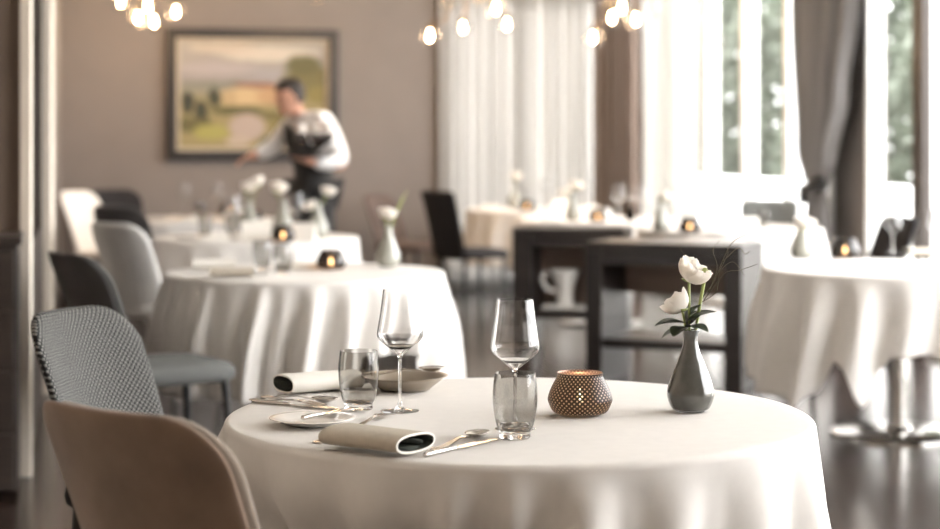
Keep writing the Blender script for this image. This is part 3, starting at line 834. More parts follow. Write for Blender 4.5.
# napkins, plates and cutlery
roll_beige((-.168, 3.335, TZ + .0066), 'beige rolled napkin with open end and dark lining, front edge of the front table', 'rolled napkins on the front table', -.64)
roll_white((-.338, 4.15, TZ + .001), 'white rolled napkin showing dark end, beside stacked cutlery on far side of front table', 'rolled napkins on the front table', .55)
bread(on(312, 425), 'small white bread plate with a butter knife on it, front table', None)
lay(butter, (302, 427.5), (354, 416), 'butter knife lying across the small white bread plate', None, .0135)
lay(fork, (351, 430.5), (389, 416.5), 'fork with its tines showing behind the beige rolled napkin', None, .0004)
lay(fork, (316, 444), (344, 434), 'fork with only its handle end showing, left of beige rolled napkin', None, .0004)
lay(knife, (424, 458), (500, 440), 'table knife beside the open end of the beige napkin, nearer the table edge', 'table knives at the front setting')
lay(spoon, (433, 451), (499, 431), 'silver spoon lying next to the knife by the smoky tumbler', None)
lay(fork, (251, 400), (335, 408.5), 'fork at the far setting of the front table, in front of white roll', None)
lay(knife, (252, 403), (345, 411), 'table knife at the far setting, pointing at the first tumbler', None)
lay(spoon, (262, 397), (338, 404), 'silver spoon at the far setting, closest to the white roll', None)
bp = make_plate(.098, .032, M['stoneware'], 'deep_plate')(); bp.location = on(405, 390); tag(bp, 'flared grey beige stoneware dish behind the wine glass on the front table', 'plate')
bl = at(405, 390)
sp2 = spoon((bl.x - .02, bl.y - .075, TZ + .0345), 'silver spoon lying across the grey beige dish', None, -.5)
sp2.rotation_euler = (.0, 0, -1.15); sp2.location = (bl.x - .095, bl.y - .02, TZ + .0345)

# ------------------------------------------------------------------ chairs
def panel_geo(w, z0, z1, y0, lean, wrap, T, rc=.11, nu=29, nv=25, off_=0.0, taper=.0, low=.03):
    def hw(v):
        z = v * (z1 - z0); top = (z1 - z0) - z
        h = w / 2 * (1 - taper * (1 - v))
        if top < rc: h -= rc * (1 - math.sqrt(max(0, 1 - ((rc - top) / rc) ** 2)))
        if z < low: h -= low * (1 - math.sqrt(max(0, 1 - ((low - z) / low) ** 2)))
        return h
    vs = [.5 - .5 * math.cos(PI * j / (nv - 1)) for j in range(nv)]; us = [math.sin(PI / 2 * (2 * i / (nu - 1) - 1)) for i in range(nu)]
    V, uv = [], []
    for side in (1, -1):
        for v in vs:
            for u in us:
                h = hw(v); x = u * h
                e = (max(0, 1 - abs(u) ** 6) ** .5) * (max(0, 1 - abs(2 * v - 1) ** 14) ** .5)
                th = .003 + T * e
                yc = y0 - lean * (v * (z1 - z0)) ** 1.25 * 1.4 + wrap * (x / (w / 2)) ** 2 * (1.15 - .45 * v) + off_
                V.append((x, yc + side * th / 2, z0 + v * (z1 - z0))); uv.append((x, v * (z1 - z0)))
    n = nu * nv; Fs = []
    for s in (0, n):
        for j in range(nv - 1):
            for i in range(nu - 1):
                f = (s + j * nu + i, s + j * nu + i + 1, s + (j + 1) * nu + i + 1, s + (j + 1) * nu + i); Fs.append(f if s else f[::-1])
    bd = [i for i in range(nu)] + [j * nu + nu - 1 for j in range(1, nv)] + [(nv - 1) * nu + i for i in range(nu - 2, -1, -1)] + [j * nu for j in range(nv - 2, 0, -1)]
    for p, q in zip(bd, bd[1:] + bd[:1]): Fs.append((p, q, q + n, p + n))
    return V, Fs, uv
def seat_geo(w, d, z, T):
    n = 48
    def rr(a, k): 
        c, s = math.cos(a), math.sin(a); p = .42
        return (w / 2 * k * math.copysign(abs(c) ** p, c), d / 2 * k * math.copysign(abs(s) ** p, s))
    prof = [(0.0, T * .52), (.5, T * .5), (.8, T * .42), (.93, T * .3), (.99, T * .1), (1.0, -T * .1), (.985, -T * .32), (.93, -T * .45), (.6, -T * .48), (0, -T * .48)]
    V, Fs, rows = [], [], []
    for k, h in prof:
        if k == 0: V.append((0, 0, z + h)); rows.append([len(V) - 1])
        else:
            row = []
            for i in range(n):
                x, y = rr(2 * PI * i / n, k); V.append((x, y, z + h)); row.append(len(V) - 1)
            rows.append(row)
    for A, B in zip(rows, rows[1:]):
        for i in range(n):
            j = (i + 1) % n
            if len(A) == 1: Fs.append((A[0], B[i], B[j]))
            elif len(B) == 1: Fs.append((A[i], A[j], B[0]))
            else: Fs.append((A[i], A[j], B[j], B[i]))
    return V, Fs
def chair(label, loc, face, mi, mo=None, group='upholstered dining chairs', w=.47, top=.88, legs=None, wrap=.075, rc=.11, seatmat=None, lean=.26, name='dining_chair', d=.5, taper=.06):
    f = Vector(face).normalized(); rz = math.atan2(-f.x, f.y)
    o = empty(name, (loc[0], loc[1], 0), rz); tag(o, label, 'chair', group)
    ys = -(.5 - d) / 2
    V, Fs = seat_geo(w, d, .435, .085); mk('seat', [(v[0], v[1] + ys, v[2]) for v in V], Fs, seatmat or mi, o)
    V, Fs, uv = panel_geo(w, .40, top, -.225, lean, wrap, .045, rc, taper=taper); mk('backrest', V, Fs, mi, o, uv=uv)
    if mo:
        V, Fs, uv = panel_geo(w + .012, .392, top + .004, -.225, lean, wrap, .022, rc, off_=-.0225, taper=taper); mk('back_shell', V, Fs, mo, o, uv=uv)
    for sx_ in (-1, 1):
        for sy_ in (-1, 1):
            x0, y0 = sx_ * (w / 2 - .055), sy_ * (d / 2 - .06) + ys
            mk('leg', *tube([(x0, y0, .40), (x0 + sx_ * .02, y0 + sy_ * .025, .0)], [.017, .011], 12), legs or M['legblack'], o, sharp=.8)
    return o
def seat_for(px, ytop, h, fwd=.33):
    d = F * (CH - h) / (ytop - HZ); return Vector(((px - 470) * d / F, d))
T1c = Vector(TB[1])
chair('tan suede backed dining chair at the front table, nearest of all', (-.312, 3.10), (.64, .77), M['taupe'], M['suede'], top=.892, w=.41, d=.40, rc=.09)
chair('grey chair with white dotted weave behind the tan suede chair', (-.72, 4.62), (.90, -.42), M['dots'], None, top=.868, w=.43, seatmat=M['dots'])
chair('dark grey upholstered chair facing the pleated white table', (-1.18, 7.02), (.84, .54), M['greyup'], M['charcoal'], top=.885, w=.47)
chair('pale grey chair with cognac edge behind dark grey chair', (-1.60, 9.72), (.68, .73), M['paleup'], None, top=.885)
chair('charcoal rounded chair just behind the pale grey chair', (-2.07, 12.05), (.55, .83), M['charcoal'], None, top=.89)
chair('pale grey chair farthest back along the wall, under the painting side', (-2.70, 14.0), (.85, -.4), M['paleup'], None, top=.92)
chair('black rounded chair beside the farthest pale chair', (-2.77, 14.95), (.5, -.85), M['blackup'], None, top=.9)
chair('black straight backed chair at the farthest table beside voile curtains', (.02, 14.3), (.8, .6), M['blackup'], None, top=.92, w=.42, wrap=.01, rc=.03, lean=.2)
chair('brown grey chair added over a dark patch of back wall behind black straight chair', (-.50, 15.3), (.8, -.5), M['brownup'], None, top=.86)  # chair added to fill the dark patch on the wall
chair('dark chair beyond the steel pedestal table, by the window', (1.93, 9.72), (-.97, -.2), M['blackup'], None, top=.90, w=.44, wrap=.03, rc=.05)
chair('mid grey chair by the window behind the nearer console table', (2.05, 12.95), (-.3, -.95), M['greyup'], None, top=.88, w=.42, rc=.05)

# ------------------------------------------------------------------ consoles
def console(label, c, rz, W, D, pw=.07, back=None, name='console_table'):
    o = empty(name, (c[0], c[1], 0), rz); tag(o, label, 'console table', 'dark console tables')
    mk('top', *boxg((0, 0, .735), (W, D, .05), 0, .004), M['darkwood'], o, smooth=False)
    for s in (-1, 1): mk('side_panel', *boxg((s * (W / 2 - pw / 2), 0, .3545), (pw, D - .01, .709), 0, .003), M['darkwood'], o, smooth=False)
    mk('shelf', *boxg((0, 0, .22), (W - 2 * pw - .002, D - .03, .05), 0, .003), M['darkwood'], o, smooth=False)
    mk('apron', *boxg((0, -D / 2 + .03, .675), (W - 2 * pw - .002, .025, .068), 0, .003), M['darkwood'], o, smooth=False)
    if back:
        mk('shade_backing', *boxg((0, D / 2 - .03, (back[0] + .709) / 2), (W - 2 * pw - .002, .016, .709 - back[0]), 0, .002), back[1], o, smooth=False)  # brown sheet added so the cloth behind looks shaded
    return o
console('nearer dark wooden console table behind the vase, with lower shelf', (1.10, 9.95), -.42, .86, .44, .09, (.46, M['shade_brown']))
console('farther dark wooden console table with white jug on its shelf', (.65, 11.66), -.22, .70, .42, .12, (.2455, M['shade_brown']))
# jug and tray on the shelf
jr = empty('tray', (.61, 11.66, .2465), -.22); tag(jr, 'flat white tray on the shelf of the farther console', 'tray')
mk('plate', *boxg((0, 0, .011), (.29, .2, .02), 0, .008), M['porcelain'], jr)
jg = empty('jug', (.60, 11.66, .2685)); tag(jg, 'white porcelain jug with handle on shelf of farther console', 'jug')
jp = [(p[0], p[1]) for p in spline([(.045, .0), (.052, .01), (.05, .06), (.058, .12), (.085, .19), (.098, .22)], 5)]
mk('body', *lathe([(0, .0)] + jp + [(x - .005, y) for x, y in jp[::-1]] + [(0, .006)], 32), M['porcelain'], jg)
mk('handle', *tube(spline([(-.07, 0, .19), (-.13, 0, .20), (-.145, 0, .15), (-.11, 0, .1), (-.052, 0, .085)], 6), .012, 8), M['porcelain'], jg)
# sideboard at the far left edge
sb = empty('sideboard', (0, 0, 0), 0); tag(sb, 'dark wooden sideboard with drawers against the brown wall', 'sideboard')
U = (C0 - Vector((-4.6, 6.55))).normalized(); V_ = Vector((-U.y, U.x)); ang = math.atan2(U.y, U.x)
cs = C0 - U * .59 - V_ * .235 + Vector((.028, -.02))
sb.location = (cs.x, cs.y, 0); sb.rotation_euler = (0, 0, ang)
mk('carcass', *boxg((0, .012, .47), (1.1, .396, .90), 0, .003), M['darkwood2'], sb, smooth=False)
mk('top', *boxg((0, 0, .936), (1.13, .43, .03), 0, .004), M['darkwood2'], sb, smooth=False)
for z, h_ in ((.80, .20), (.58, .20), (.36, .20), (.13, .2)):
    for s in (-1, 1):
        dw = mk('drawer', *boxg((s * .272, -.196, z), (.53, .02, h_), 0, .003), M['darkwood2'], sb, smooth=False)
        mk('handle', *tube([(s * .272 - .06, -.214, z), (s * .272 + .06, -.214, z)], .006, 8), M['steel'], dw)

# ------------------------------------------------------------------ painting
pc = Vector((253, 0)); r_ = (253 - 470) / F
dpt = (P0.y + 3.43 * .2265) / (1 - .2265 * r_); Xp = r_ * dpt
pt = empty('framed_painting', (Xp - NB.x * .012, dpt - NB.y * .012, 1.697), math.atan2(UB.y, UB.x)); tag(pt, 'framed landscape painting with wide black frame on back wall', 'painting')
W2, H2, FW = .735, .562, .082
m = MB()
for c, d in (((0, -.02, H2 - FW / 2), (2 * W2, .05, FW)), ((0, -.02, -H2 + FW / 2), (2 * W2, .05, FW)), ((-W2 + FW / 2, -.02, 0), (FW, .05, 2 * H2 - 2 * FW + .002)), ((W2 - FW / 2, -.02, 0), (FW, .05, 2 * H2 - 2 * FW + .002))):
    m.add(*boxg(c, d, 0, .004))
m.build('frame', M['picframe'], pt, smooth=False)
m = MB(); iw, ih, sw = W2 - FW, H2 - FW, .03
for c, d in (((0, -.012, ih - sw / 2), (2 * iw, .02, sw)), ((0, -.012, -ih + sw / 2), (2 * iw, .02, sw)), ((-iw + sw / 2, -.012, 0), (sw, .02, 2 * ih - 2 * sw + .002)), ((iw - sw / 2, -.012, 0), (sw, .02, 2 * ih - 2 * sw + .002))):
    m.add(*boxg(c, d, 0, .002))
m.build('slip', M['slip'], pt, smooth=False)
cw, chh = iw - .02, ih - .02
V = [(-cw, -.006, -chh), (cw, -.006, -chh), (cw, -.006, chh), (-cw, -.006, chh), (-cw, .004, -chh), (cw, .004, -chh), (cw, .004, chh), (-cw, .004, chh)]
mk('canvas', V, [(0, 1, 2, 3), (4, 5, 6, 7), (0, 1, 5, 4), (1, 2, 6, 5), (2, 3, 7, 6), (3, 0, 4, 7)], M['painting'], pt, smooth=False, uv=[(0, 0), (1, 0), (1, 1), (0, 1)] * 2)

# ------------------------------------------------------------------ curtains
def curtain(name, label, p, q, z0, z1, depth, nf, mat, inward, seed, group=None, kind=None):
    rn = random.Random(seed); p, q = Vector(p), Vector(q); L = (q - p).length; t = (q - p).normalized(); n = Vector(inward).normalized()
    ph = [rn.uniform(.7, 1.4) for _ in range(nf)]; tot = sum(ph); cum = [0]
    for x in ph: cum.append(cum[-1] + x / tot)
    am = [rn.uniform(.55, 1.2) for _ in range(nf)]
    nu, nv = nf * 12 + 1, 14
    def pt(i, j):
        u = i / (nu - 1); v = j / (nv - 1); k = min(nf - 1, max(0, next((x for x in range(nf) if u <= cum[x + 1]), nf - 1)))
        tt = (u - cum[k]) / (cum[k + 1] - cum[k]); w_ = am[k] * math.sin(2 * PI * tt + .4 * math.sin(2 * PI * tt)) * depth * (.75 + .35 * (1 - v)) + depth * .15 * math.sin(3 * v + k)
        c = p + t * (L * u) + n * (w_ + depth)
        return (c.x, c.y, z0 + (z1 - z0) * v)
    V, Fs = grid(nu, nv, pt)
    o = mk(name, V, Fs, mat)
    s = o.modifiers.new('thickness', 'SOLIDIFY'); s.thickness = .0012
    return tag(o, label, 'curtain', group)
IN_B, IN_R = -NB, -NR
curtain('voile_curtain', 'wide sheer white voile curtain hanging in folds across the back window', bw(-.29), bw(1.06), .02, 2.6, .05, 15, M['sheer'], IN_B, 3)
curtain('drape_curtain', 'taupe opaque drape in the back corner between two white voiles', bw(1.09), bw(1.50), .02, 2.9, .05, 6, M['drape_brown'], IN_B, 5)
curtain('voile_curtain', 'bright white voile curtain in the corner of the window wall', rw(16.35), rw(15.12), .02, 2.95, .05, 9, M['sheer2'], IN_R, 8)
# tied drape
pA, pB = rw(12.95), rw(11.92)
tt_ = (pB - pA).normalized(); LL = (pB - pA).length
zt = 1.3 - (192 - HZ) * 12.3 / F
def drape_pt(nu, nv):
    def f(i, j):
        u = i / (nu - 1); v = j / (nv - 1); z = .03 + (2.97 - .03) * v
        lo, hi = interp([(0.03, .30), (.6, .28), (zt, .26), (zt + .25, .16), (2.2, .03), (2.97, 0)], z), interp([(.03, .62), (.5, .6), (.8, .55), (zt, .50), (zt + .2, .62), (1.6, .80), (2.2, .95), (2.97, 1.0)], z)
        s = lo + (hi - lo) * u
        sq = (hi - lo); dep = .055 + .03 * (1 - sq)
        w_ = dep * (math.sin(u * 2 * PI * 8 + .8 * math.sin(u * 5)) * .6 + .25 * math.sin(u * 2 * PI * 3.3 + 1)) * (.35 + .65 * sm(0, .3, abs(z - zt))) + .13 + .05 * math.sin(PI * u) * (1 - sq)
        c = pA + tt_ * (LL * s) + IN_R * w_
        return (c.x, c.y, z)
    return f
V, Fs = grid(121, 60, drape_pt(121, 60))
dr = mk('drape_curtain', V, Fs, M['drape']); dr.modifiers.new('thickness', 'SOLIDIFY').thickness = .002
tag(dr, 'grey satin drape gathered by black tieback beside the tall window', 'curtain')
def tie_pt(i, j):
    a = 2 * PI * i / 32; u = math.cos(a); hw_ = .155; cc = .385
    wob = .07 + .085 * (math.sin(a) if math.sin(a) > 0 else math.sin(a) * .7)
    c = pA + tt_ * (LL * cc + hw_ * u) + IN_R * (.075 + wob + .02)
    z = zt - .045 + .09 * j / 4 + .05 * u
    return (c.x, c.y, z)
V, Fs = grid(32, 5, tie_pt, True)
tb = mk('tieback', V, Fs, M['tie']); tb.modifiers.new('thickness', 'SOLIDIFY').thickness = .006
tag(tb, 'black tieback band around the grey satin drape', 'tieback')

# ------------------------------------------------------------------ chandeliers
def chandelier(label, cpx, d, bulbs, glob=(), energy=14):
    """bulbs: px positions, spread a little in depth round the centre rod"""
    X = (cpx - 470) * d / F
    o = empty('chandelier', (X, d, CEIL)); tag(o, label, 'chandelier', 'glass bubble chandeliers')
    mk('canopy', *lathe([(0, 0), (.06, 0), (.06, -.015), (.02, -.03), (0, -.03)], 24), M['brass'], o)
    mk('rod', *tube([(0, 0, -.028), (0, 0, -.46)], .006, 10), M['brass'], o)
    mk('hub', *lathe([(0, -.44), (.02, -.45), (.03, -.475), (.02, -.5), (0, -.51)], 20), M['brass'], o)
    rn = random.Random(int(cpx))
    for i, (bx, by) in enumerate(bulbs):
        dy = (.14 if i % 2 else -.14) * (1 + .3 * math.sin(i)); D = d + dy
        p = atd(bx, by, D) - Vector((X, d, CEIL))
        mk('arm', *tube(spline([(0, 0, -.475), (p.x * .5, p.y * .5, min(-.40, p.z + .22)), (p.x, p.y, p.z + .075)], 6), .0045, 8), M['brass'], o)
        gl = mk('globe', *lathe([(.018, .068), (.045, .056), (.066, .02), (.068, -.01), (.055, -.042), (.03, -.062), (0, -.068)], 24), M['globe'], o); gl.location = p
        mk('bulb', *lathe([(0, .045), (.008, .038), (.010, .02), (.0145, -.005), (.014, -.02), (.008, -.031), (0, -.034)], 16), M['bulb'], gl)
        mk('socket', *lathe([(0, .085), (.014, .082), (.016, .06), (.012, .042), (0, .042)], 14), M['brass'], gl)
    for i, (bx, by) in enumerate(glob):
        p = atd(bx, by, d) - Vector((X, d, CEIL))
        mk('arm', *tube(spline([(0, 0, -.475), (p.x * .5, .02, min(-.42, p.z + .2)), (p.x, p.y, p.z + .06)], 6), .004, 8), M['brass'], o)
        gl = mk('glass_drop', *lathe([(0, .06), (.03, .05), (.052, .01), (.05, -.02), (.03, -.048), (0, -.058)], 20), M['globe'], o); gl.location = p
    l = bpy.data.lights.new('chandelier_glow', 'POINT'); l.energy = energy; l.color = (1, .66, .38); l.shadow_soft_size = .12
    x = link(bpy.data.objects.new('chandelier_glow', l)); pz = atd(cpx, 22, d); x.location = (pz.x, d - .02, pz.z - .05)
    return o
chandelier('glass bubble chandelier glowing left of the painting', 150, 14.6, [(138, 18), (154, 22), (176, 12), (121, 2), (148, 6)], [(128, 6), (166, -4)], 10)
chandelier('glass chandelier above the painting, only its lowest glass showing', 318, 14.7, [(303, -14), (334, -12)], [(318, -3)], 4)
chandelier('wide glass chandelier in front of the voile curtain, beside the wall end', 470, 13.6, [(430, 36), (463, 28), (496, 9), (507, 25)], [(446, 4), (480, -4)], 12)
chandelier('glass bubble chandelier in front of the taupe corner drape', 621, 13.2, [(593, 38), (622, 8), (636, 20), (612, 18)], [(654, 12), (604, -2)], 5)
chandelier('glass chandelier in front of the bright corner voile', 700, 13.8, [(692, 9), (715, 41)], [(706, -6)], 4)

# ------------------------------------------------------------------ far table things
candle_l = Kind(lambda: make_lantern([M['smoke_brown']], pierced=False))
vase_pale = Kind(lambda: make_vase(M['glaze_pale']))
def vased(px, py, heads, name, sc_=1.15, R=.04):
    """pale vase at a table point with blooms at px heads"""
    p = Vector(on(px, py)); vase_pale(p, f'pale grey bud vase {name}', 'pale bud vases on the other tables', 0, sc_)
    for i, (hx, hy) in enumerate(heads):
        hd_ = Vector(((hx - 470) * p.y / F, p.y + (.01 if i else -.01), CH - (hy - HZ) * p.y / F - R * .6))
        pos = ('taller ' if len(heads) > 1 and hy == min(h[1] for h in heads) else 'lower ' if len(heads) > 1 else '')
        flower(p + Vector((0, 0, .12 * sc_)) + Vector((.003 * (i * 2 - 1), 0, 0)), hd_, R, f'{pos}white rose in the pale vase {name}', 3 + i, (.3, .2 if i else -.2), [(.6, 1.4, .5, .05, .016), (.55, -1.6, .5, .05, .016)] if i == 0 else [], 'white roses in pale vases')
# pleated table (behind the front one)
tumbler(on(283, 273.5), 'smoky tumbler on the pleated table, nearer its front rim', 'tumblers on the other tables')
tumbler(on(262, 268.5), 'smoky tumbler on the pleated table, deeper in beside the napkin roll', 'tumblers on the other tables')
candle_l(on(331, 270), 'smoky brown glass candle holder, lit, on the pleated table', 'smoky candle holders'); candle_light(on(331, 270), .5)
vased(388, 267, [(386, 212)], 'on the pleated table', 1.12, .045)
sp_ = empty('leaf_sprig', Vector(on(388, 267)) + Vector((.004, .006, .13))); tag(sp_, 'slanting yellow green leaf stem beside the rose on the pleated table', 'flower')
mk('stem', *tube(spline([(0, 0, 0), (.02, 0, .08), (.065, 0, .18)], 6), .005, 8), M['stem'], sp_)
bl_ = mk('blade', *leaf_geo(.11, .012, .1), M['stem'], sp_); bl_.location = (.036, 0, .12); bl_.rotation_euler = (1.15, 0, -1.4)
roll_white(on(214, 270, .0072), 'white rolled napkin on the pleated table behind the beige one', 'rolled napkins on the pleated table', .15)
roll_beige(on(233, 277.5, .0072), 'beige rolled napkin at the front rim of pleated table', 'rolled napkins on the pleated table', .05)
bread(on(255, 275), 'small white plate between napkin and tumbler on the pleated table', 'small plates on the other tables')
folded(on(300, 269), 'folded white napkin beside the lit holder on the pleated table', 'folded white napkins', .3)
# table with three vases
vased(318, 238, [(327, 190), (311, 204)], 'closest to the waiter on the three-vase table', 1.25, .05)
vased(283, 236, [(277, 186)], 'in the middle of the three-vase table', 1.3, .06)
vased(249, 235.5, [(247, 186), (258, 180)], 'facing the painting middle on the three-vase table', 1.25, .05)
candle_l(on(283, 242), 'smoky candle holder in front of the middle vase on the three-vase table', 'smoky candle holders', 0, 1.05); candle_light(on(283, 242), .3)
peak(on(255, 239.5), 'standing white napkin on the three-vase table, left of its candle', 'standing white napkins', .1, 1.2)
peak(on(302, 241), 'standing white napkin between candle and end vase on the three-vase table', 'standing white napkins', -.1, 1.2)
peak(on(267, 234.5), 'standing white napkin behind the middle vase on the three-vase table', 'standing white napkins', .1, 1.1)
folded(on(213, 240), 'folded white napkin near the tan side of the three-vase table', 'folded white napkins', .2)
folded(on(262, 241.5), 'folded white napkin in front of the vases, three-vase table', 'folded white napkins', -.1)
tumbler(on(205, 237), 'tumbler on the three-vase table near the charcoal chair', 'tumblers on the other tables')
tumbler(on(232, 234), 'tumbler behind folded napkin on the three-vase table', 'tumblers on the other tables')
wineglass(on(233, 240), 'wine glass on the three-vase table beside the folded napkin', 'wine glasses on the other tables')
wineglass(on(297, 235), 'wine glass between the middle and end vases, three-vase table', 'wine glasses on the other tables')
bread(on(190, 238.5), 'small white plate at the chair side of three-vase table', 'small plates on the other tables')
# far table under the painting
wineglass(on(184, 217), 'wine glass under the painting on the far table, first from the chairs', 'wine glasses on the other tables')
wineglass(on(217, 217), 'wine glass under the painting on the far table, second from the chairs', 'wine glasses on the other tables')
tumbler(on(200, 219), 'tumbler between the two wine glasses on the far table', 'tumblers on the other tables')
candle_l(on(228, 215.5), 'smoky candle holder on the far table under the painting', 'smoky candle holders', 0, 1.05); candle_light(on(228, 215.5), .3)
candle_l(on(253, 222.5), 'smoky candle holder at the waiter side of the far table', 'smoky candle holders', 0, 1.05); candle_light(on(253, 222.5), .3)
folded(on(192, 222), 'folded white napkin on the far table under the painting', 'folded white napkins', .2)
peak(on(240, 219), 'standing white napkin on the far table below waiter hand', 'standing white napkins', .1)
bread(on(158, 218.5), 'small white plate at the wall side of the far table', 'small plates on the other tables')
tumbler(on(236, 222.5), 'tumbler by the waiter on the far table', 'tumblers on the other tables')
# table by the window with steel column
vased(802, 259, [(803, 222)], 'on the pointed-corner cloth by the window', 1.15, .055)
candle_l(on(845, 258.5), 'smoky candle holder, lit, on the pointed-corner cloth by the window', 'smoky candle holders', 0, 1.1); candle_light(on(845, 258.5), .5)
wineglass(on(893, 253), 'wine glass on the pointed-corner cloth, in front of dark chair', 'wine glasses on the other tables', 0, .85)
wineglass(on(936, 253), 'wine glass at the picture edge on the pointed-corner cloth', 'wine glasses on the other tables', 0, .85)
roll_beige(on(925, 257, .0072), 'beige rolled napkin on the pointed-corner cloth by the window', None, .1)
# farthest table in front of voile
vased(515, 208, [(515, 175)], 'on the farthest table in front of voile curtains', 1.2, .055)
candle_l(on(527, 211), 'smoky candle holder on the farthest table, beside a vase', 'smoky candle holders', 0, 1.05); candle_light(on(527, 211), .3)
folded(on(490, 208), 'folded white napkin on farthest table, near the black chair', 'folded white napkins')
wineglass(on(545, 208.5), 'wine glass on the farthest table behind the console, near its vase', 'wine glasses on the other tables')
peak(on(560, 210), 'standing white napkin on the farthest table', 'standing white napkins')
# table behind the farther console
vased(573, 221, [(575, 184), (567, 190)], 'on the table behind the farther console', 1.2, .055)
candle_l(on(598, 222), 'smoky candle holder on the table behind the farther console', 'smoky candle holders', 0, 1.05); candle_light(on(598, 222), .3)
wineglass(on(619, 220), 'wine glass on the table behind farther console, left of the dark bottle', 'wine glasses on the other tables')
wineglass(on(642, 219), 'wine glass on the table behind farther console, right of the dark bottle', 'wine glasses on the other tables')
bo = empty('oil_bottle', on(630, 221)); tag(bo, 'small dark bottle between two wine glasses behind the farther console', 'bottle')
mk('body', *lathe([(0, 0), (.034, 0), (.036, .01), (.034, .06), (.014, .11), (.011, .15), (0, .15)], 24), M['bottle'], bo)
mk('stopper', *lathe([(0, .15), (.010, .151), (.012, .165), (0, .17)], 16), M['steel'], bo)
folded(on(550, 223), 'folded white napkin on the table behind the farther console', 'folded white napkins')
peak(on(590, 217), 'standing white napkin on the table behind the farther console', 'standing white napkins')
# table behind the nearer console
vased(661, 231, [(664, 196)], 'on the table behind the nearer console', 1.15, .045)
candle_l(on(690, 233), 'smoky candle holder on the table behind the nearer console', 'smoky candle holders', 0, 1.1); candle_light(on(690, 233), .4)
wineglass(on(708, 229), 'wine glass beside the candle holder on the table behind nearer console', 'wine glasses on the other tables', 0, .8)
wineglass(on(733, 229), 'wine glass on the table behind nearer console, close to the window', 'wine glasses on the other tables', 0, .8)
tumbler(on(762, 229), 'tumbler before the grey window chairs on the table behind nearer console', 'tumblers on the other tables')
folded(on(720, 234), 'folded white napkin on the table behind the nearer console', 'folded white napkins')
peak(on(748, 231), 'standing white napkin at window end of the table behind nearer console', 'standing white napkins')

# ------------------------------------------------------------------ waiter
def skin_geo(P, E, R, sub=2, root=0):
    me = bpy.data.meshes.new('tmp'); me.from_pydata([tuple(p) for p in P], E, [])
    ob = bpy.data.objects.new('tmp', me); COL.objects.link(ob)
    s = ob.modifiers.new('s', 'SKIN'); s.use_smooth_shade = True
    if not me.skin_vertices: me.skin_vertices.new()
    for i, v in enumerate(me.skin_vertices[0].data):
        r = R[i]; v.radius = (r, r) if not isinstance(r, tuple) else r; v.use_root = (i == root)
    ss = ob.modifiers.new('u', 'SUBSURF'); ss.levels = sub; ss.render_levels = sub
    dg = bpy.context.evaluated_depsgraph_get(); ev = ob.evaluated_get(dg); m2 = bpy.data.meshes.new_from_object(ev)
    V = [v.co.copy() for v in m2.vertices]; Fs = [tuple(p.vertices) for p in m2.polygons]
    bpy.data.objects.remove(ob); bpy.data.meshes.remove(me); bpy.data.meshes.remove(m2)
    return V, Fs
def remesh(mb, vox=.009):
    me = bpy.data.meshes.new('tmp'); me.from_pydata(mb.V, [], mb.F)
    bm = bmesh.new(); bm.from_mesh(me); bmesh.ops.recalc_face_normals(bm, faces=bm.faces); bm.to_mesh(me); bm.free()
    ob = bpy.data.objects.new('tmp', me); COL.objects.link(ob)
    r = ob.modifiers.new('r', 'REMESH'); r.mode = 'VOXEL'; r.voxel_size = vox
    sm_ = ob.modifiers.new('s', 'SMOOTH'); sm_.factor = .5; sm_.iterations = 3
    dg = bpy.context.evaluated_depsgraph_get(); m2 = bpy.data.meshes.new_from_object(ob.evaluated_get(dg))
    bm = bmesh.new(); bm.from_mesh(m2); bm.verts.ensure_lookup_table()
    seen, best = set(), []
    for v in bm.verts:                                   # keep the one connected body
        if v in seen: continue
        st, grp = [v], []; seen.add(v)
        while st:
            q = st.pop(); grp.append(q)
            for e in q.link_edges:
                u = e.other_vert(q)
                if u not in seen: seen.add(u); st.append(u)
        if len(grp) > len(best): best = grp
    keep = set(best); bmesh.ops.delete(bm, geom=[v for v in bm.verts if v not in keep], context='VERTS')
    bm.verts.index_update()
    V = [v.co.copy() for v in bm.verts]; Fs = [tuple(v.index for v in f.verts) for f in bm.faces]; bm.free()
    bpy.data.objects.remove(ob); bpy.data.meshes.remove(me); bpy.data.meshes.remove(m2)
    return V, Fs
W0 = Vector((-1.10, 13.05, 0))
pe = empty('person', W0); tag(pe, 'waiter in black waistcoat and white shirt, reaching over a far table, holding a tray', 'person')
fw = Vector((-.8, -.6, 0)); lf_ = Vector((.6, -.8, 0)); upv = Vector((0, 0, 1))
def wp(x, y, z): return Vector((x, y, z)) - W0
pel = wp(-1.10, 13.05, .98); sp1 = wp(-1.115, 13.035, 1.16); chs = wp(-1.145, 13.01, 1.35); nkb = wp(-1.19, 12.98, 1.475); nkt = wp(-1.225, 12.96, 1.53)
hc = wp(-1.262, 12.94, 1.605)
shL = chs + lf_ * .21 + upv * .07; shR = chs - lf_ * .185 + upv * .075
elL, wrL = wp(-.885, 12.80, 1.15), wp(-1.10, 12.66, 1.165)
elR, wrR = wp(-1.40, 13.12, 1.25), wp(-1.53, 13.06, 1.20)
hpL, hpR = pel + lf_ * .095 - upv * .04, pel - lf_ * .095 - upv * .04
knL, knR = hpL + Vector((-.02, -.03, -.44)), hpR + Vector((-.01, 0, -.44))
anL, anR = wp(-1.05, 12.97, .085), wp(-1.14, 13.14, .085)
body = MB()
P = [pel, sp1, chs, nkb, nkt, hc, shL, elL, wrL, shR, elR, wrR, hpL, knL, anL, hpR, knR, anR]
E = [(0, 1), (1, 2), (2, 3), (3, 4), (4, 5), (2, 6), (6, 7), (7, 8), (2, 9), (9, 10), (10, 11), (0, 12), (12, 13), (13, 14), (0, 15), (15, 16), (16, 17)]
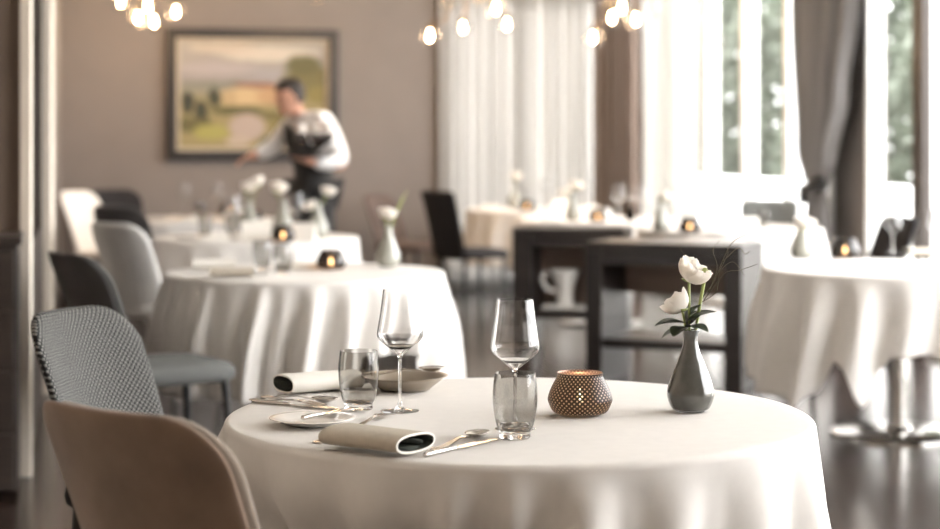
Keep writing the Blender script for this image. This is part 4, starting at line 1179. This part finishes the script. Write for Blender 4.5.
R = [(.14, .11), (.13, .10), (.15, .11), .06, .052, .075, .06, .042, .028, .06, .042, .028, .085, .058, .04, .085, .058, .04]
def limb(pts, rad):
    pth = spline(pts, 6); rr = []
    for k in range(len(pth)):
        t = k / 6; q = min(int(t), len(rad) - 2); rr.append(rad[q] + (rad[q + 1] - rad[q]) * (t - q))
    body.add(*tube(pth, rr, 14))
trunk_r = [(pel - upv * .12, .09, .085), (pel - upv * .05, .145, .115), (pel + upv * .05, .142, .11), (sp1, .128, .10), (chs - upv * .06, .148, .113), (chs + upv * .02, .155, .115), (chs + upv * .08, .135, .095), (nkb, .062, .06), (nkt, .054, .056), (hc - upv * .02, .05, .055)]
V, Fs = grid(20, len(trunk_r), lambda i, j: tuple(trunk_r[j][0] + lf_ * (trunk_r[j][1] * math.cos(2 * PI * i / 20)) + fw * (trunk_r[j][2] * math.sin(2 * PI * i / 20))), True)
body.add(V, Fs + [tuple(range(20)), tuple(range(20 * (len(trunk_r) - 1), 20 * len(trunk_r)))])
for sh, el, wr_ in ((shL, elL, wrL), (shR, elR, wrR)):
    limb([chs + (sh - chs) * .55, sh, el, wr_ + (wr_ - el).normalized() * .03], [.055, .06, .043, .027])
for hp__, kn, an in ((hpL, knL, anL), (hpR, knR, anR)):
    limb([hp__ + upv * .06, hp__, kn, an, an - upv * .05], [.08, .088, .058, .04, .038])
    limb([an - upv * .045, an + Vector((-.06, -.045, -.052)), an + Vector((-.14, -.10, -.06))], [.035, .034, .022])
# head with nose, brow, jaw, ears
hf = Vector((-.92, -.36, -.18)).normalized(); hl = hf.cross(upv).normalized() * -1; hu = hl.cross(hf) * -1
if hu.z < 0: hu = -hu
hv, hfF = lathe([(0, -.118), (.035, -.114), (.06, -.09), (.072, -.05), (.077, 0), (.078, .04), (.07, .08), (.045, .108), (0, .118)], 24)
def hloc(v): return hc + hl * v[0] + hf * v[1] + hu * v[2]
H_ = []
for x, y, z in hv:
    y *= 1.22
    if z < -.05 and y > 0: y += .012
    H_.append(hloc((x, y, z)))
body.add(H_, hfF)
def ball(c, r, n=10):
    return lathe([(0, -r)] + [(r * math.sin(PI * k / 8), -r * math.cos(PI * k / 8)) for k in range(1, 8)] + [(0, r)], n)
def addball(mb, c, rx, ry, rz_):
    V, Fs = ball(0, 1); mb.add([hloc((c[0] + v[0] * rx, c[1] + v[1] * ry, c[2] + v[2] * rz_)) for v in V], Fs)
addball(body, (0, .098, -.012), .014, .022, .022); addball(body, (0, .09, .02), .03, .012, .012); addball(body, (0, .085, -.06), .024, .012, .008); addball(body, (0, .08, -.098), .024, .02, .016)
for s in (-1, 1): addball(body, (s * .08, -.008, -.005), .012, .02, .032)
# hands: palm and five fingers each
def hand(wr, d, palm_n, side, curl):
    d = d.normalized(); pn = palm_n.normalized(); ac = d.cross(pn).normalized() * side
    pc_ = wr + d * .05
    body.add(*skin_geo([wr - d * .02, wr + d * .03, wr + d * .075], [(0, 1), (1, 2)], [(.026, .02), (.034, .018), (.036, .014)], 1))
    for k, (off_, ln) in enumerate(((-.030, .068), (-.010, .078), (.010, .073), (.029, .058))):
        b0 = wr + d * .07 + ac * off_; c1 = b0 + d * ln * .45 + pn * curl * .012; c2 = c1 + d * ln * .3 + pn * curl * .024; c3 = c2 + d * ln * .18 + pn * curl * .03
        body.add(*skin_geo([b0 - d * .02, b0, c1, c2, c3], [(0, 1), (1, 2), (2, 3), (3, 4)], [.0095, .0095, .009, .0085, .007], 1))
    t0 = wr + d * .025 - ac * .028; body.add(*skin_geo([t0 + ac * .012, t0 - ac * .014 + d * .025, t0 - ac * .022 + d * .05 + pn * .012, t0 - ac * .02 + d * .068 + pn * .02], [(0, 1), (1, 2), (2, 3)], [.012, .011, .0095, .0075], 1))
hand(wrL, Vector((-.8, -.05, .10)), Vector((0, 0, 1)), 1, .35)
hand(wrR, wrR - elR, Vector((.1, -.3, -1)), -1, .6)
bV, bF = remesh(body); mk('body', bV, bF, M['skin'], pe)
for s in (-1, 1):
    eV, eF = ball(0, .011); mk('eye', [hloc((s * .031 + v[0], .0835 + v[1], .008 + v[2])) for v in eV], eF, M['eye'], pe)
eV, eF = ball(0, 1, 12); mk('mouth', [hloc((v[0] * .022, .096 + v[1] * .004, -.058 + v[2] * .004)) for v in eV], eF, M['lip'], pe)
# hair cap
hr = MB(); rn = random.Random(1)
hVv, hFf = lathe([(0, .136), (.05, .125), (.083, .085), (.09, .045), (.088, .01), (.08, -.03), (.06, -.06)], 28)
def hp_(v):
    x, y, z = v; a = math.atan2(y, x); y *= 1.17
    y2 = y - .012
    if y > .02 and z < .07: z = .07 + (z - .07) * .12; y2 = min(y2, .092)
    return hloc((x, y2, z + .006 * math.sin(7 * a) * (1 if z > .05 else .3)))
hr_o = mk('hair', [hp_(v) for v in hVv], hFf, M['hair'], pe); hr_o.modifiers.new('t', 'SOLIDIFY').thickness = .01
# clothing
def cloth(name, P, E, R, mat, sub=2): return mk(name, *skin_geo(P, E, R, sub), mat, pe)
cloth('shirt', [sp1, chs, nkb + upv * .015, shL, elL, wrL - (wrL - elL) * .08, shR, elR, wrR - (wrR - elR) * .08], [(0, 1), (1, 2), (1, 3), (3, 4), (4, 5), (1, 6), (6, 7), (7, 8)],
      [(.125, .105), (.135, .12), .066, .098, .082, .058, .088, .070, .050], M['shirt'])
rings = [(pel - upv * .01, .165, .135), (pel + upv * .1, .160, .130), (sp1, .163, .133), (chs - upv * .08, .178, .142), (chs, .192, .156), (chs + upv * .05, .196, .160), (chs + upv * .09, .186, .150), (chs + upv * .12, .15, .125), (chs + upv * .14, .10, .09)]
def vest_pt(i, j):
    c, a_, b_ = rings[j]; w_ = 2 * PI * i / 40; c = c + lf_ * (a_ * math.cos(w_)) + fw * (b_ * math.sin(w_))
    return (c.x, c.y, c.z - (.16 * max(0, math.sin(w_)) ** 6 * sm(5, 7, j)))
V, Fs = grid(40, len(rings), vest_pt, True); o = mk('waistcoat', V, Fs, M['vest'], pe); o.modifiers.new('t', 'SOLIDIFY').thickness = .006; o.modifiers.new('u', 'SUBSURF').render_levels = 1
cloth('trousers', [pel, hpL, knL, anL + upv * .0, hpR, knR, anR], [(0, 1), (1, 2), (2, 3), (0, 4), (4, 5), (5, 6)], [(.15, .12), .105, .082, .068, .105, .082, .068], M['trouser'])
ax_, ay_ = .162, .132
def ap(i, j):
    a = 2 * PI * i / 40; z = 1.0 - j / 10 * .55; f_ = 1 + .12 * j / 10 + .02 * math.sin(6 * a) * j / 10
    c = pel + lf_ * (ax_ * f_ * math.cos(a)) + fw * (ay_ * f_ * math.sin(a)); return (c.x, c.y, z)
V, Fs = grid(40, 11, ap, True); o = mk('apron', V, Fs, M['trouser'], pe); o.modifiers.new('t', 'SOLIDIFY').thickness = .004
for an in (anL, anR):
    mk('shoe', *skin_geo([an + Vector((.02, .015, -.035)), an + Vector((-.06, -.045, -.047)), an + Vector((-.15, -.11, -.055))], [(0, 1), (1, 2)], [(.042, .045), (.045, .036), (.036, .026)], 2), M['shoe'], pe)
tc_ = Vector((-1.105, 12.60, 1.197))
ty = empty('serving_tray', tc_); tag(ty, 'round black serving tray held by the waiter', 'tray')
mk('disc', *lathe([(0, 0), (.165, 0), (.175, .006), (.178, .016), (.175, .017), (.165, .006), (0, .005)], 40), M['legblack'], ty)
def make_red():
    o = empty('drink_glass'); o['category'] = 'glass'
    out = [(p[0], p[1]) for p in spline([(.004, .085), (.02, .092), (.037, .112), (.043, .14), (.041, .175), (.036, .222)], 5)]
    mk('bowl', *lathe([(0, .084)] + out + [(x - .0012, y) for x, y in out[::-1] if x > .005] + [(0, .088)], 32), M['globe'], o)
    mk('stem', *lathe([(0, .085), (.004, .085), (.0035, .02), (.01, .006), (0, .006)], 16), M['glass'], o)
    mk('foot', *lathe([(0, .006), (.01, .006), (.035, .002), (.036, .001), (0, .0005)], 32), M['glass'], o)
    inn = [(x - .002, y + .001) for x, y in out if .09 < y < .15]
    mk('drink', *lathe([(0, .0905)] + inn + [(0, inn[-1][1])], 32), M['wine'], o)
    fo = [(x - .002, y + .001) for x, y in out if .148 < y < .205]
    mk('pale_top', *lathe([(0, fo[0][1])] + fo + [(fo[-1][0] * .7, fo[-1][1] + .008), (0, fo[-1][1] + .011)], 32), M['pale_top'], o)  # pale fill added to brighten the upper bowl
    return o
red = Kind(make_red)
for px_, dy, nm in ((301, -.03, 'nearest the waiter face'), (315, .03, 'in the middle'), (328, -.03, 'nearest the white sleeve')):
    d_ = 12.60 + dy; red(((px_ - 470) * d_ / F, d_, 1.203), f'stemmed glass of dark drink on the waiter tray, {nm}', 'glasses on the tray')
